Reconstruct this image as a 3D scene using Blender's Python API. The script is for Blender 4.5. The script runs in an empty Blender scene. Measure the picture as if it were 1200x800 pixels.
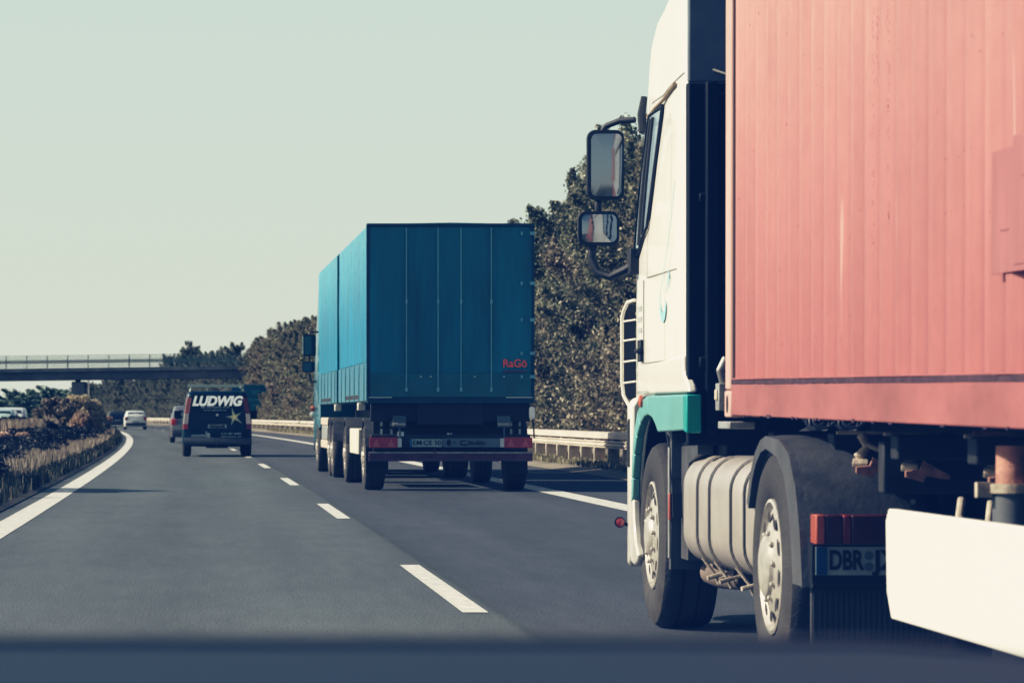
import bpy, math, random
import numpy as np
from mathutils import Vector, Matrix
R = math.radians
random.seed(7); rng = np.random.default_rng(11)
scene = bpy.context.scene
COL = scene.collection

# ------------------------------------------------------------------ helpers
class MB:
    """collects simple shapes; build() links them as ONE mesh object"""
    def __init__(s): s.v = []; s.f = []; s.mi = []; s.m = 0
    def add(s, vs, fs):
        o = len(s.v); s.v += [tuple(p) for p in vs]
        for f in fs: s.f.append([i+o for i in f]); s.mi.append(s.m)
    def box(s, x0, x1, y0, y1, z0, z1):
        s.add([(x0,y0,z0),(x1,y0,z0),(x1,y1,z0),(x0,y1,z0),(x0,y0,z1),(x1,y0,z1),(x1,y1,z1),(x0,y1,z1)],
              [(3,2,1,0),(4,5,6,7),(0,1,5,4),(1,2,6,5),(2,3,7,6),(3,0,4,7)])
    def prism(s, poly, axis, a0, a1):
        """poly: 2D points. axis x: (y,z); axis y: (x,z); axis z: (x,y)"""
        def P(p, a):
            return (a,p[0],p[1]) if axis=='x' else ((p[0],a,p[1]) if axis=='y' else (p[0],p[1],a))
        n = len(poly)
        s.add([P(p,a0) for p in poly]+[P(p,a1) for p in poly],
              [list(range(n))[::-1], list(range(n,2*n))]+[(i,(i+1)%n,n+(i+1)%n,n+i) for i in range(n)])
    def strip(s, inner, outer, axis, a0, a1):
        """band between two equal-length open 2D polylines, extruded (for arches)"""
        for i in range(len(inner)-1):
            s.prism([inner[i], inner[i+1], outer[i+1], outer[i]], axis, a0, a1)
    def quad(s, *p): s.add(p, [tuple(range(len(p)))])
    def tube(s, pts, r, n=8, cap=True):
        pts = [Vector(p) for p in pts]; rings = []
        rr = r if isinstance(r,(list,tuple)) else [r]*len(pts)
        up = None
        for i,p in enumerate(pts):
            t = (pts[min(i+1,len(pts)-1)]-pts[max(i-1,0)]).normalized()
            if up is None: up = t.orthogonal().normalized()
            up = (up - t*up.dot(t)).normalized(); w = t.cross(up)
            rings.append([p+(up*math.cos(a)+w*math.sin(a))*rr[i] for a in [2*math.pi*k/n for k in range(n)]])
        s.loft(rings, cap)
    def loft(s, rings, cap=True, closed=True):
        n = len(rings[0]); vs = [p for r_ in rings for p in r_]; fs = []
        for i in range(len(rings)-1):
            for k in range(n if closed else n-1):
                a=i*n+k; b=i*n+(k+1)%n; fs.append((a,b,b+n,a+n))
        if cap: fs.append(list(range(n))[::-1]); fs.append([(len(rings)-1)*n+k for k in range(n)])
        s.add(vs, fs)
    def revolve(s, prof, c, axis='x', n=40, sgn=1):
        """prof: (radius, height along axis)"""
        rings=[]
        for r_,h in prof:
            ring=[]
            for k in range(n):
                a=2*math.pi*k/n; u=r_*math.cos(a); w=r_*math.sin(a); h2=h*sgn
                ring.append((c[0]+h2,c[1]+u,c[2]+w) if axis=='x' else ((c[0]+u,c[1]+h2,c[2]+w) if axis=='y' else (c[0]+u,c[1]+w,c[2]+h2)))
            rings.append(ring)
        s.loft(rings, cap=True)
    def disc(s, c, rx, rz, axis='x', n=14, rot=0):
        vs=[]
        for k in range(n):
            a=2*math.pi*k/n; u=rx*math.cos(a); w=rz*math.sin(a)
            u,w=u*math.cos(rot)-w*math.sin(rot),u*math.sin(rot)+w*math.cos(rot)
            vs.append((c[0],c[1]+u,c[2]+w) if axis=='x' else (c[0]+u,c[1],c[2]+w))
        s.add(vs,[list(range(n))])
    def build(s, name, mats, parent=None, bevel=0, smooth=35, seg=2):
        me = bpy.data.meshes.new(name); me.from_pydata(s.v, [], s.f)
        if not isinstance(mats,(list,tuple)): mats=[mats]
        for m in mats: me.materials.append(m)
        me.polygons.foreach_set('material_index', s.mi)
        import bmesh
        bm = bmesh.new(); bm.from_mesh(me); bmesh.ops.recalc_face_normals(bm, faces=bm.faces); bm.to_mesh(me); bm.free()
        if smooth:
            me.polygons.foreach_set('use_smooth',[True]*len(me.polygons)); me.set_sharp_from_angle(angle=R(smooth))
        o = bpy.data.objects.new(name, me); COL.objects.link(o)
        if parent: o.parent = parent
        if bevel:
            b=o.modifiers.new('bevel','BEVEL'); b.width=bevel; b.segments=seg; b.limit_method='ANGLE'; b.angle_limit=R(35); b.harden_normals=False
        return o

def build_each(mb, name, mats, parent=None, **k):
    par=list(range(len(mb.v)))
    def fd(i):
        while par[i]!=i: par[i]=par[par[i]]; i=par[i]
        return i
    for f in mb.f:
        for i in f[1:]: par[fd(i)]=fd(f[0])
    gr={}
    for f,m_ in zip(mb.f,mb.mi): gr.setdefault(fd(f[0]),[]).append((f,m_))
    out=[]
    for g in gr.values():
        ids=sorted({i for f,_ in g for i in f}); mp={j:n for n,j in enumerate(ids)}
        q=MB(); q.v=[mb.v[j] for j in ids]; q.f=[[mp[i] for i in f] for f,_ in g]; q.mi=[m_ for _,m_ in g]
        out.append(q.build(name,mats,parent,**k))
    return out
def tag(o, label=None, cat=None, group=None, kind=None):
    if label: o['label']=label
    if cat: o['category']=cat
    if group: o['group']=group
    if kind: o['kind']=kind
    return o
def thing(name, label, cat, loc=(0,0,0), rz=0, group=None):
    o = bpy.data.objects.new(name, None); COL.objects.link(o); o.location=loc; o.rotation_euler=(0,0,rz)
    return tag(o,label,cat,group)
def kids(o): return [c for c in bpy.data.objects if c.parent==o]
def copy_tree(o, parent=None):
    c=o.copy(); COL.objects.link(c); c.parent=parent
    for ch in kids(o): copy_tree(ch,c)
    return c
def text(body, size, loc, mat, parent, name='lettering', shear=0, bold=0, width=None, rz=0, ext=0.001, align='CENTER'):
    cu=bpy.data.curves.new('t','FONT'); cu.body=body; cu.size=size; cu.shear=shear; cu.offset=bold; cu.extrude=ext
    cu.align_x=align; cu.align_y='CENTER'
    t=bpy.data.objects.new('t',cu); COL.objects.link(t)
    dg=bpy.context.evaluated_depsgraph_get(); me=bpy.data.meshes.new_from_object(t.evaluated_get(dg))
    bpy.data.objects.remove(t); 
    if width:
        xs=[v.co.x for v in me.vertices]; k=width/(max(xs)-min(xs))
        for v in me.vertices: v.co.x*=k
    me.materials.clear(); me.materials.append(mat)
    o=bpy.data.objects.new(name,me); COL.objects.link(o); o.parent=parent
    o.location=loc; o.rotation_euler=(R(90),0,rz)
    return o

# ------------------------------------------------------------------ materials
def mat(name, col, rough=.5, metal=0, var=.12, scale=3, bump=0, bscale=30, col2=None, coat=0, stretch=(1,1,1), grime=None, gz=(0.3,1.2), spec=.5, emis=None):
    m=bpy.data.materials.new(name); m.use_nodes=True; nt=m.node_tree; N=nt.nodes; L=nt.links
    b=N['Principled BSDF']; b.inputs['Roughness'].default_value=rough; b.inputs['Metallic'].default_value=metal
    b.inputs['Coat Weight'].default_value=coat; b.inputs['Specular IOR Level'].default_value=spec
    tc=N.new('ShaderNodeTexCoord'); mp=N.new('ShaderNodeMapping'); mp.inputs['Scale'].default_value=stretch; L.new(tc.outputs['Object'],mp.inputs[0])
    nz=N.new('ShaderNodeTexNoise'); nz.inputs['Scale'].default_value=scale; nz.inputs['Detail'].default_value=8; nz.inputs['Roughness'].default_value=.62; L.new(mp.outputs[0],nz.inputs[0])
    rp=N.new('ShaderNodeValToRGB'); L.new(nz.outputs[0],rp.inputs[0])
    c2=col2 or tuple(c*(1-var*1.6) for c in col); c1=tuple(min(1,c*(1+var*.6)) for c in col) if not col2 else col
    rp.color_ramp.elements[0].position=.32; rp.color_ramp.elements[0].color=(*c2,1); rp.color_ramp.elements[1].position=.66; rp.color_ramp.elements[1].color=(*c1,1)
    out=rp.outputs[0]
    if grime:
        sx=N.new('ShaderNodeSeparateXYZ'); L.new(tc.outputs['Object'],sx.inputs[0])
        mr=N.new('ShaderNodeMapRange'); mr.inputs[1].default_value=gz[0]; mr.inputs[2].default_value=gz[1]; mr.inputs[3].default_value=1; mr.inputs[4].default_value=0; L.new(sx.outputs[2],mr.inputs[0])
        n2=N.new('ShaderNodeTexNoise'); n2.inputs['Scale'].default_value=9; n2.inputs['Detail'].default_value=9; L.new(tc.outputs['Object'],n2.inputs[0])
        mu=N.new('ShaderNodeMath'); mu.operation='MULTIPLY'; L.new(mr.outputs[0],mu.inputs[0]); L.new(n2.outputs[0],mu.inputs[1])
        mx=N.new('ShaderNodeMix'); mx.data_type='RGBA'; L.new(mu.outputs[0],mx.inputs['Factor']); L.new(out,mx.inputs['A']); mx.inputs['B'].default_value=(*grime,1); out=mx.outputs['Result']
    L.new(out,b.inputs['Base Color'])
    r2=N.new('ShaderNodeMapRange'); r2.inputs[3].default_value=max(0,rough-.08); r2.inputs[4].default_value=min(1,rough+.12); L.new(nz.outputs[0],r2.inputs[0]); L.new(r2.outputs[0],b.inputs['Roughness'])
    if bump:
        n3=N.new('ShaderNodeTexNoise'); n3.inputs['Scale'].default_value=bscale; n3.inputs['Detail'].default_value=6; L.new(mp.outputs[0],n3.inputs[0])
        bp=N.new('ShaderNodeBump'); bp.inputs['Strength'].default_value=bump; bp.inputs['Distance'].default_value=.02; L.new(n3.outputs[0],bp.inputs['Height']); L.new(bp.outputs[0],b.inputs['Normal'])
    if emis: b.inputs['Emission Color'].default_value=(*col,1); b.inputs['Emission Strength'].default_value=emis
    return m

def leafmat(name, cols, trans=.32, bright=1.85):
    m=bpy.data.materials.new(name); m.use_nodes=True; nt=m.node_tree; N=nt.nodes; L=nt.links
    b=N['Principled BSDF']; b.inputs['Roughness'].default_value=.55; b.inputs['Specular IOR Level'].default_value=.35
    g=N.new('ShaderNodeNewGeometry'); rp=N.new('ShaderNodeValToRGB'); rp.color_ramp.interpolation='LINEAR'
    while len(rp.color_ramp.elements)<len(cols): rp.color_ramp.elements.new(.5)
    for i,(p,c) in enumerate(cols): e=rp.color_ramp.elements[i]; e.position=p; e.color=(*c,1)
    L.new(g.outputs['Random Per Island'],rp.inputs[0])
    tc=N.new('ShaderNodeTexCoord'); nz=N.new('ShaderNodeTexNoise'); nz.inputs['Scale'].default_value=.55; nz.inputs['Detail'].default_value=3; L.new(tc.outputs['Object'],nz.inputs[0])
    oi=N.new('ShaderNodeObjectInfo'); ad=N.new('ShaderNodeVectorMath'); L.new(tc.outputs['Object'],ad.inputs[0]); L.new(oi.outputs['Random'],ad.inputs[1]); L.new(ad.outputs[0],nz.inputs[0])
    hv=N.new('ShaderNodeHueSaturation'); L.new(rp.outputs[0],hv.inputs['Color'])
    mr=N.new('ShaderNodeMapRange'); mr.inputs[1].default_value=.3; mr.inputs[2].default_value=.7; mr.inputs[3].default_value=.8*bright; mr.inputs[4].default_value=1.6*bright; L.new(nz.outputs[0],mr.inputs[0]); L.new(mr.outputs[0],hv.inputs['Value'])
    m2=N.new('ShaderNodeMapRange'); m2.inputs[3].default_value=.475; m2.inputs[4].default_value=.52; L.new(oi.outputs['Random'],m2.inputs[0]); L.new(m2.outputs[0],hv.inputs['Hue'])
    L.new(hv.outputs[0],b.inputs['Base Color'])
    t=N.new('ShaderNodeBsdfTranslucent'); L.new(hv.outputs[0],t.inputs[0]); mx=N.new('ShaderNodeMixShader'); mx.inputs[0].default_value=trans
    L.new(b.outputs[0],mx.inputs[1]); L.new(t.outputs[0],mx.inputs[2]); L.new(mx.outputs[0],N['Material Output'].inputs[0])
    return m

M={}
M['white']=mat('cream_white_paint',(.74,.71,.64),.32,var=.03,scale=2,coat=.3,grime=(.36,.33,.28),gz=(.2,1.5))
M['teal']=mat('teal_paint',(.17,.43,.41),.35,var=.06,coat=.3,grime=(.2,.28,.26),gz=(.3,1.6))
M['tealedge']=mat('deep_teal_paint',(.02,.32,.30),.35,var=.06,coat=.3)
M['black']=mat('black_plastic',(.018,.019,.022),.55,var=.25,scale=6,bump=.1,bscale=60)
M['fender']=mat('grey_black_plastic',(.075,.08,.09),.45,var=.3,scale=5,grime=(.12,.11,.10),gz=(.2,1.4),bump=.15,bscale=40)
M['chassis']=mat('chassis_black',(.02,.021,.024),.6,var=.3,scale=8,grime=(.10,.09,.08),gz=(.1,1.2))
M['tyre']=mat('tyre_rubber',(.030,.029,.030),.75,var=.25,scale=8,bump=.25,bscale=50,grime=(.11,.10,.09),gz=(-.6,.6))
M['rim']=mat('wheel_silver',(.50,.47,.42),.45,metal=.25,var=.2,scale=12,grime=(.30,.25,.2),gz=(-.6,.4))
M['hole']=mat('wheel_hole_dark',(.035,.03,.027),.8)
M['tank']=mat('tank_aluminium',(.40,.36,.33),.42,metal=.15,var=.08,scale=4,grime=(.30,.27,.23),gz=(.35,.9))
M['strap']=mat('strap_dark',(.02,.02,.022),.6)
M['glass']=mat('dark_glass',(.03,.045,.055),.06,var=.1,coat=1,spec=.8)
M['sideglass']=mat('blue_grey_window',(.30,.38,.43),.22,var=.1,coat=.2,spec=.5)
M['mirror']=mat('mirror_silvered',(.27,.30,.34),.03,metal=1,var=.02)
M['red']=mat('red_lens',(.26,.03,.03),.25,var=.2,scale=20,coat=.6)
M['orange']=mat('orange_lens',(.50,.13,.08),.25,var=.1,coat=.6)
M['rust']=mat('rusty_pink_steel',(.50,.26,.20),.7,var=.3,scale=14,bump=.3)
M['castcream']=mat('dusty_cream_steel',(.55,.47,.38),.7,var=.3,scale=14,bump=.3)
M['plate']=mat('number_plate_white',(.34,.37,.38),.4,var=.08,scale=12)
M['euro']=mat('plate_blue_band',(.01,.10,.20),.4)
M['ink']=mat('plate_black_ink',(.012,.012,.015),.5)
M['gutter']=mat('brown_gutter',(.33,.25,.16),.6)
M['cabback']=mat('cab_rear_navy',(.010,.012,.018),.6,var=.3,scale=3,spec=.2)
M['spoiler']=mat('spoiler_inner_grey',(.15,.18,.22),.6,var=.2,scale=2)
M['greypart']=mat('galvanised_grey',(.35,.35,.34),.5,metal=.3,var=.2,scale=10)
M['bluetarp']=mat('blue_tarpaulin',(.003,.195,.30),.42,var=.16,scale=1.3,bump=.5,bscale=2.2,stretch=(1,1,.35),grime=(.20,.40,.44),gz=(4.4,2.4))
M['bluedrop']=mat('blue_dropside',(.03,.18,.26),.38,var=.15,scale=2,grime=(.12,.24,.28),gz=(1.3,2.0))
M['seam']=mat('pale_blue_seam',(.20,.42,.54),.45,var=.1)
M['bluedark']=mat('blue_frame',(.008,.06,.10),.5,var=.2)
M['redpaint']=mat('dull_red_reflector',(.28,.05,.06),.45,var=.3,scale=10)
M['vanblue']=mat('dark_teal_van_paint',(.006,.035,.055),.35,var=.1,coat=.15,spec=.3)
M['bumper']=mat('grey_blue_bumper',(.05,.06,.075),.5,var=.15,grime=(.16,.15,.14),gz=(.2,.6))
M['letter']=mat('white_lettering',(.85,.86,.82),.5,var=.02)
M['glowlet']=mat('glowing_lettering',(.85,.87,.82),.5,var=.02,emis=.30)  # slight glow added so the letters stay bright in shade
M['palelet']=mat('dull_pale_lettering',(.50,.58,.60),.5,var=.05)
M['signlet']=mat('faint_pale_sign_lettering',(.06,.28,.34),.5,var=.05)
M['yellow']=mat('yellow_star',(.68,.62,.30),.5,var=.1,emis=.15)  # faint glow built in to brighten the shaded star
M['redlet']=mat('orange_red_lettering',(.85,.16,.10),.5,var=.05)
M['silver']=mat('silver_car_paint',(.17,.17,.18),.3,metal=.3,var=.05,coat=.6)
M['whitecar']=mat('white_car_paint',(.66,.68,.64),.3,var=.03,coat=.6)
M['darkcar']=mat('dark_blue_car_paint',(.015,.02,.035),.3,var=.1,coat=.7)
M['navy']=mat('slate_bonnet_paint',(.038,.050,.066),.65,var=.04,scale=1.5,spec=.08)
M['concrete']=mat('bridge_concrete',(.24,.25,.25),.85,var=.25,scale=.6,bump=.3,bscale=6)  # lightened to carry the distance haze on deck and pier
M['girder']=mat('bridge_girder_hazy',(.17,.18,.205),.7,var=.25,scale=.4)  # distance haze mixed into the girder colour
M['railing']=mat('bridge_railing_green',(.14,.20,.19),.6,var=.1)
M['steelrail']=mat('galvanised_rail',(.58,.52,.44),.6,metal=.0,var=.14,scale=1.2,stretch=(2,.6,6),bump=.2)
M['post']=mat('rail_post',(.62,.55,.47),.7,var=.25,scale=5)
M['signblue']=mat('motorway_sign_blue',(.004,.12,.17),.45,var=.08)
M['pole']=mat('pale_pole',(.5,.5,.48),.5,var=.1)
M['bark']=mat('bark',(.10,.075,.055),.9,var=.4,scale=9,bump=.6,bscale=20)

# ------------------------------------------------------------------ road course
def c(Y): return 1.53e-5*max(0,Y-20)**2.3
def P(rel, Y, z=0): return (rel-c(Y), Y, z)
def heading(Y): return 3.52e-5*max(0,Y-20)**1.3
YS=[-60,-30,-10,0,10,20]+[20+4*i for i in range(1,120)]+[500+15*i for i in range(1,40)]
def ribbon(name, m, rels, zs, ys=YS, label=None, kind='structure'):
    vs=[];fs=[];uv=[]; n=len(rels)
    for Y in ys:
        for r_,z in zip(rels,zs): vs.append(P(r_,Y,z)); uv.append((r_,Y))
    for i in range(len(ys)-1):
        for k in range(n-1): a=i*n+k; fs.append((a,a+1,a+1+n,a+n))
    me=bpy.data.meshes.new(name); me.from_pydata(vs,[],fs); me.materials.append(m)
    ul=me.uv_layers.new(name='UVMap')
    for l in me.loops: ul.data[l.index].uv=uv[l.vertex_index]
    me.polygons.foreach_set('use_smooth',[True]*len(me.polygons))
    o=bpy.data.objects.new(name,me); COL.objects.link(o); o['kind']=kind
    if label: o['label']=label
    return o

def asphalt():
    m=bpy.data.materials.new('asphalt'); m.use_nodes=True; nt=m.node_tree; N=nt.nodes; L=nt.links
    b=N['Principled BSDF']; b.inputs['Roughness'].default_value=.8; b.inputs['Specular IOR Level'].default_value=.3
    uv=N.new('ShaderNodeUVMap'); sx=N.new('ShaderNodeSeparateXYZ'); L.new(uv.outputs[0],sx.inputs[0])
    # the right lane is an older, bluer surface course; joint beside the dashes
    rp=N.new('ShaderNodeValToRGB'); mr=N.new('ShaderNodeMapRange'); mr.inputs[1].default_value=-4; mr.inputs[2].default_value=10; L.new(sx.outputs[0],mr.inputs[0]); L.new(mr.outputs[0],rp.inputs[0])
    def f(x): return (x+4)/14
    A=(.108,.124,.126); B=(.074,.083,.096); Cc=(.085,.095,.108)
    cr=rp.color_ramp; cr.elements[0].position=0; cr.elements[0].color=(*A,1); cr.elements[1].position=1; cr.elements[1].color=(*Cc,1)
    for p,cc in [(f(1.70),A),(f(1.72),tuple(q*.62 for q in A)),(f(1.745),tuple(q*.62 for q in A)),(f(1.76),B),(f(5.6),B),(f(5.7),Cc)]:
        e=cr.elements.new(p); e.color=(*cc,1)
    # wheel tracks
    def noise(sc,stretch,det=6):
        mp=N.new('ShaderNodeMapping'); mp.inputs['Scale'].default_value=stretch; L.new(uv.outputs[0],mp.inputs[0])
        nz=N.new('ShaderNodeTexNoise'); nz.inputs['Scale'].default_value=sc; nz.inputs['Detail'].default_value=det; L.new(mp.outputs[0],nz.inputs[0]); return nz
    n1=noise(1.0,(1.6,.05,1)); n2=noise(60,(1,.30,1),4); n3=noise(.25,(1,.3,1)); n4=noise(9,(1,.12,1),5)
    def mul(col,nz,lo,hi):
        r_=N.new('ShaderNodeMapRange'); r_.inputs[1].default_value=.3; r_.inputs[2].default_value=.7; r_.inputs[3].default_value=lo; r_.inputs[4].default_value=hi; L.new(nz.outputs[0],r_.inputs[0])
        mx=N.new('ShaderNodeMix'); mx.data_type='RGBA'; mx.blend_type='MULTIPLY'; mx.inputs['Factor'].default_value=1; L.new(col,mx.inputs['A']); L.new(r_.outputs[0],mx.inputs['B']); return mx.outputs['Result']
    o=mul(rp.outputs[0],n1,.88,1.12); o=mul(o,n2,.72,1.3); o=mul(o,n3,.92,1.08); o=mul(o,n4,.92,1.08)
    wv=N.new('ShaderNodeMath'); wv.operation='MULTIPLY_ADD'; L.new(sx.outputs[0],wv.inputs[0]); wv.inputs[1].default_value=2*math.pi/1.8; wv.inputs[2].default_value=2*math.pi*.2/1.8
    cw=N.new('ShaderNodeMath'); cw.operation='COSINE'; L.new(wv.outputs[0],cw.inputs[0]); cr2=N.new('ShaderNodeMapRange'); cr2.inputs[1].default_value=-1; cr2.inputs[2].default_value=1; cr2.inputs[3].default_value=1.05; cr2.inputs[4].default_value=.93; L.new(cw.outputs[0],cr2.inputs[0])
    mw=N.new('ShaderNodeMix'); mw.data_type='RGBA'; mw.blend_type='MULTIPLY'; mw.inputs['Factor'].default_value=1; L.new(o,mw.inputs['A']); L.new(cr2.outputs[0],mw.inputs['B']); o=mw.outputs['Result']
    n5=noise(2.2,(1,.25,1),3); o=mul(o,n5,.93,1.05); n6=noise(.9,(1,.6,1),2); o=mul(o,n6,.95,1.03)
    L.new(o,b.inputs['Base Color'])
    bp=N.new('ShaderNodeBump'); bp.inputs['Strength'].default_value=.5; bp.inputs['Distance'].default_value=.01; L.new(n2.outputs[0],bp.inputs['Height']); L.new(bp.outputs[0],b.inputs['Normal'])
    return m
M['asphalt']=asphalt()
M['paint']=mat('road_paint',(.72,.69,.61),.7,var=.22,scale=9,bump=.2,bscale=50)
M['grassland']=mat('grassland',(.10,.105,.055),.95,var=.35,scale=.15,col2=(.055,.07,.035))
M['soil']=mat('median_soil',(.06,.055,.045),.95,var=.4,scale=2)
M['verge']=mat('verge_grass_soil',(.33,.28,.22),.95,var=.3,scale=1.2,col2=(.20,.18,.13),bump=.5,bscale=8)

def ground():
    b=MB(); n=40
    b.quad((-2500,-300,-.05),(2500,-300,-.05),(2500,4500,-.05),(-2500,4500,-.05))
    o=b.build('ground',M['grassland'],smooth=0); o['kind']='structure'
ground()
ribbon('road',M['asphalt'],[-2.35,0,3,5.5,7.55],[0,0,0,0,-.004])
ribbon('opposite_road',M['asphalt'],[-18.5,-14,-8.0],[0,0,0])
ribbon('median_ground',M['soil'],[-8.0,-6.5,-4.4,-2.9,-2.35],[.02,.18,.22,.06,.012])
ribbon('verge_ground',M['verge'],[7.55,8.2,9.2,11.5,16,30],[.006,.07,.14,.30,.45,.2])
ribbon('edge_line',M['paint'],[-2.15,-1.85],[.004,.004])
ribbon('right_edge_line',M['paint'],[5.11,5.49],[.004,.004])
ribbon('opposite_edge_line',M['paint'],[-8.5,-8.2],[.004,.004])
db=MB()
for k in range(-2,30):
    y0=19.85+18*k; ys=[y0+6.3*j/3 for j in range(4)]
    for a_,b_ in zip(ys,ys[1:]): db.quad(P(1.525,a_,.004),P(1.675,a_,.004),P(1.675,b_,.004),P(1.525,b_,.004))
db.build('lane_dashes',M['paint'],smooth=0)['kind']='structure'

# ------------------------------------------------------------------ wheels
def wheel_mesh(kind, r=.5, w=.3, rr=.29):
    t=MB()
    t.revolve([(rr-.01,.02),(rr+.012,.0),(rr+.05,-.012),(r-.11,-.016),(r-.055,-.008),(r-.022,.008),(r-.004,.035),(r,.06),(r,w*.33),(r-.014,w*.34),(r-.014,w*.37),(r,w*.38),(r,w*.62),(r-.014,w*.63),(r-.014,w*.66),(r,w*.67),(r,w-.06),(r-.022,w-.008),(r-.11,w+.01),(rr,w-.01)],(0,0,0),n=48)
    tm=t.build('wheel',M['tyre'],smooth=30)
    q=MB()
    if kind=='steer':
        prof=[(rr,.02),(rr,-.004),(rr-.012,-.008),(rr-.02,.005),(rr-.030,.022),(rr-.045,.018),(rr-.09,.004),(.15,-.006),(.115,-.012),(.10,-.028),(.085,-.036),(.04,-.04),(.001,-.04)]
        hr=rr-.072; ho=.002
    elif kind=='drive':
        prof=[(rr,.02),(rr,-.004),(rr-.014,-.008),(rr-.022,.004),(rr-.034,.018),(rr-.05,.014),(rr-.09,.002),(.16,-.008),(.14,-.014),(.13,-.03),(.11,-.04),(.04,-.044),(.001,-.044)]
        hr=rr-.076; ho=-.001
    else:
        prof=[(rr,.02),(rr,-.004),(rr-.01,-.006),(rr-.02,.015),(rr-.06,.02),(.09,.0),(.05,-.01),(.001,-.01)]; hr=rr*.62; ho=.008
    q.revolve(prof,(0,0,0),n=48)
    q.m=1
    for k in range(10):
        a=2*math.pi*(k+.3)/10
        q.disc((ho-.004 if kind!='car' else ho,hr*math.cos(a),hr*math.sin(a)),.024 if kind!='car' else .02,.040 if kind!='car' else .030,rot=a)
    q.m=0
    if kind!='car':
        for k in range(10):
            a=2*math.pi*(k+.8)/10; h0=-.006
            q.revolve([(.012,h0),(.012,h0-.018),(.007,h0-.022)],(0,.145*math.cos(a),.145*math.sin(a)),n=8)
    q.build('rim',[M['rim'],M['hole']],tm,smooth=30)
    return tm
protos={}
def wheel(kind, parent, loc, side=-1, r=.5, w=.3, rr=.29, spin=0):
    """side -1: outer face looks to -x"""
    key=(kind,r,w,rr)
    if key not in protos: o=protos[key]=wheel_mesh(kind,r,w,rr)
    else: o=copy_tree(protos[key])
    o.parent=parent; o.location=loc; o.rotation_euler=(spin,0,0 if side<0 else math.pi)
    return o

# ------------------------------------------------------------------ container lorry (nearest)
T=thing('container_lorry','white and teal articulated lorry under the pink container, filling the right of the photo','lorry',(3.7,14.6,0))
# everything local to (3.7,14.6): lx = X-3.7, ly = Y-14.6
def L(x,y,z): return (x-3.7,y-14.6,z)
class W(MB):
    """mesh builder in world coordinates, moved to the lorry's local frame"""
    def build(s,name,mats,parent=None,**k):
        off=k.pop('off',(3.7,14.6,0))
        s.v=[(x-off[0],y-off[1],z-off[2]) for x,y,z in s.v]
        return MB.build(s,name,mats,parent,**k)
def cab_ring(y, zb, zt, hw, top_in, rt=.22):
    """cross-section at y; width narrows upwards"""
    def wid(z):
        t=min(.62,max(0,z-2.0)/1.3)
        return hw-top_in*t**1.3
    pts=[]
    zs=[zb,zb+.03,1.4,1.8,2.1,2.5,2.8]
    zs=[min(z,zt-rt-.02) for z in zs]
    for z in zs: pts.append((-wid(z)+(.03 if z==zb else 0),z))
    for k in range(6):
        a=math.pi/2*k/5; pts.append((-(wid(zt-rt)-rt*(1-math.cos(a))), zt-rt+rt*math.sin(a)))
    return [(3.67+x,y,z) for x,z in pts]+[(3.67-x,y,z) for x,z in reversed(pts)]
cab=W(); cab.m=0
rings=[]
for y,zb,zt,hw,ti in [(17.02,1.26,3.40,1.245,.02),(17.10,1.25,3.40,1.255,.02),(17.6,1.25,3.40,1.255,.05),(18.0,1.25,3.40,1.255,.09),(18.3,1.25,3.385,1.255,.13),(18.6,1.25,3.345,1.255,.13),(18.85,1.25,3.26,1.25,.13),
                      (19.0,1.25,3.17,1.24,.13),(19.15,1.22,3.0,1.225,.12),(19.26,1.2,2.75,1.205,.12),(19.34,1.2,2.4,1.18,.12),(19.42,1.2,2.2,1.15,.10),(19.52,1.2,2.0,1.06,.1),(19.6,1.2,1.8,.9,.1)]:
    rings.append(cab_ring(y,zb,zt,hw,ti,.10))
cab.loft(rings)
body=cab.build('cab_body',M['white'],T,smooth=40)
# side air deflector + high roof aft of the sleeping cab
rf=W()
def roofring(y,zt): return [(2.47,y,3.0),(2.49,y,3.3),(2.53,y,zt-.12),(2.65,y,zt),(4.69,y,zt),(4.81,y,zt-.12),(4.85,y,3.3),(4.87,y,3.0)]
rf.loft([roofring(17.02,3.90),roofring(17.2,3.9),roofring(17.34,3.82),roofring(17.42,3.50)])
rf.build('roof_spoiler',M['white'],T,bevel=.02)
# rear wall with open recess below spoiler
rw=W(); rw.m=0
rw.box(2.418,4.92,16.93,17.015,1.0,2.80)
rw.box(2.50,2.56,16.87,16.93,1.05,2.80); rw.box(2.78,2.82,16.88,16.93,1.05,2.78); rw.box(3.0,3.03,16.88,16.93,1.05,2.78); rw.box(3.3,3.33,16.88,16.93,1.05,2.78)
rw.box(2.47,4.87,16.90,16.93,1.38,1.44); rw.box(2.47,4.87,16.905,16.93,2.2,2.25)
rw.m=1
rw.box(2.425,4.91,16.97,17.015,2.803,3.38); rw.box(2.5,4.85,16.97,17.015,3.382,3.85)
rw.build('rear_wall',[M['cabback'],M['spoiler']],T,bevel=.01)
cr=W(); cr.tube([(2.55,16.95,2.86),(2.7,16.75,2.78),(2.85,16.5,2.72)],.012); cr.tube([(2.53,16.9,2.74),(2.7,16.85,2.72),(2.95,16.8,2.70)],.009)
cr.build('air_line',M['black'],T)
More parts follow.
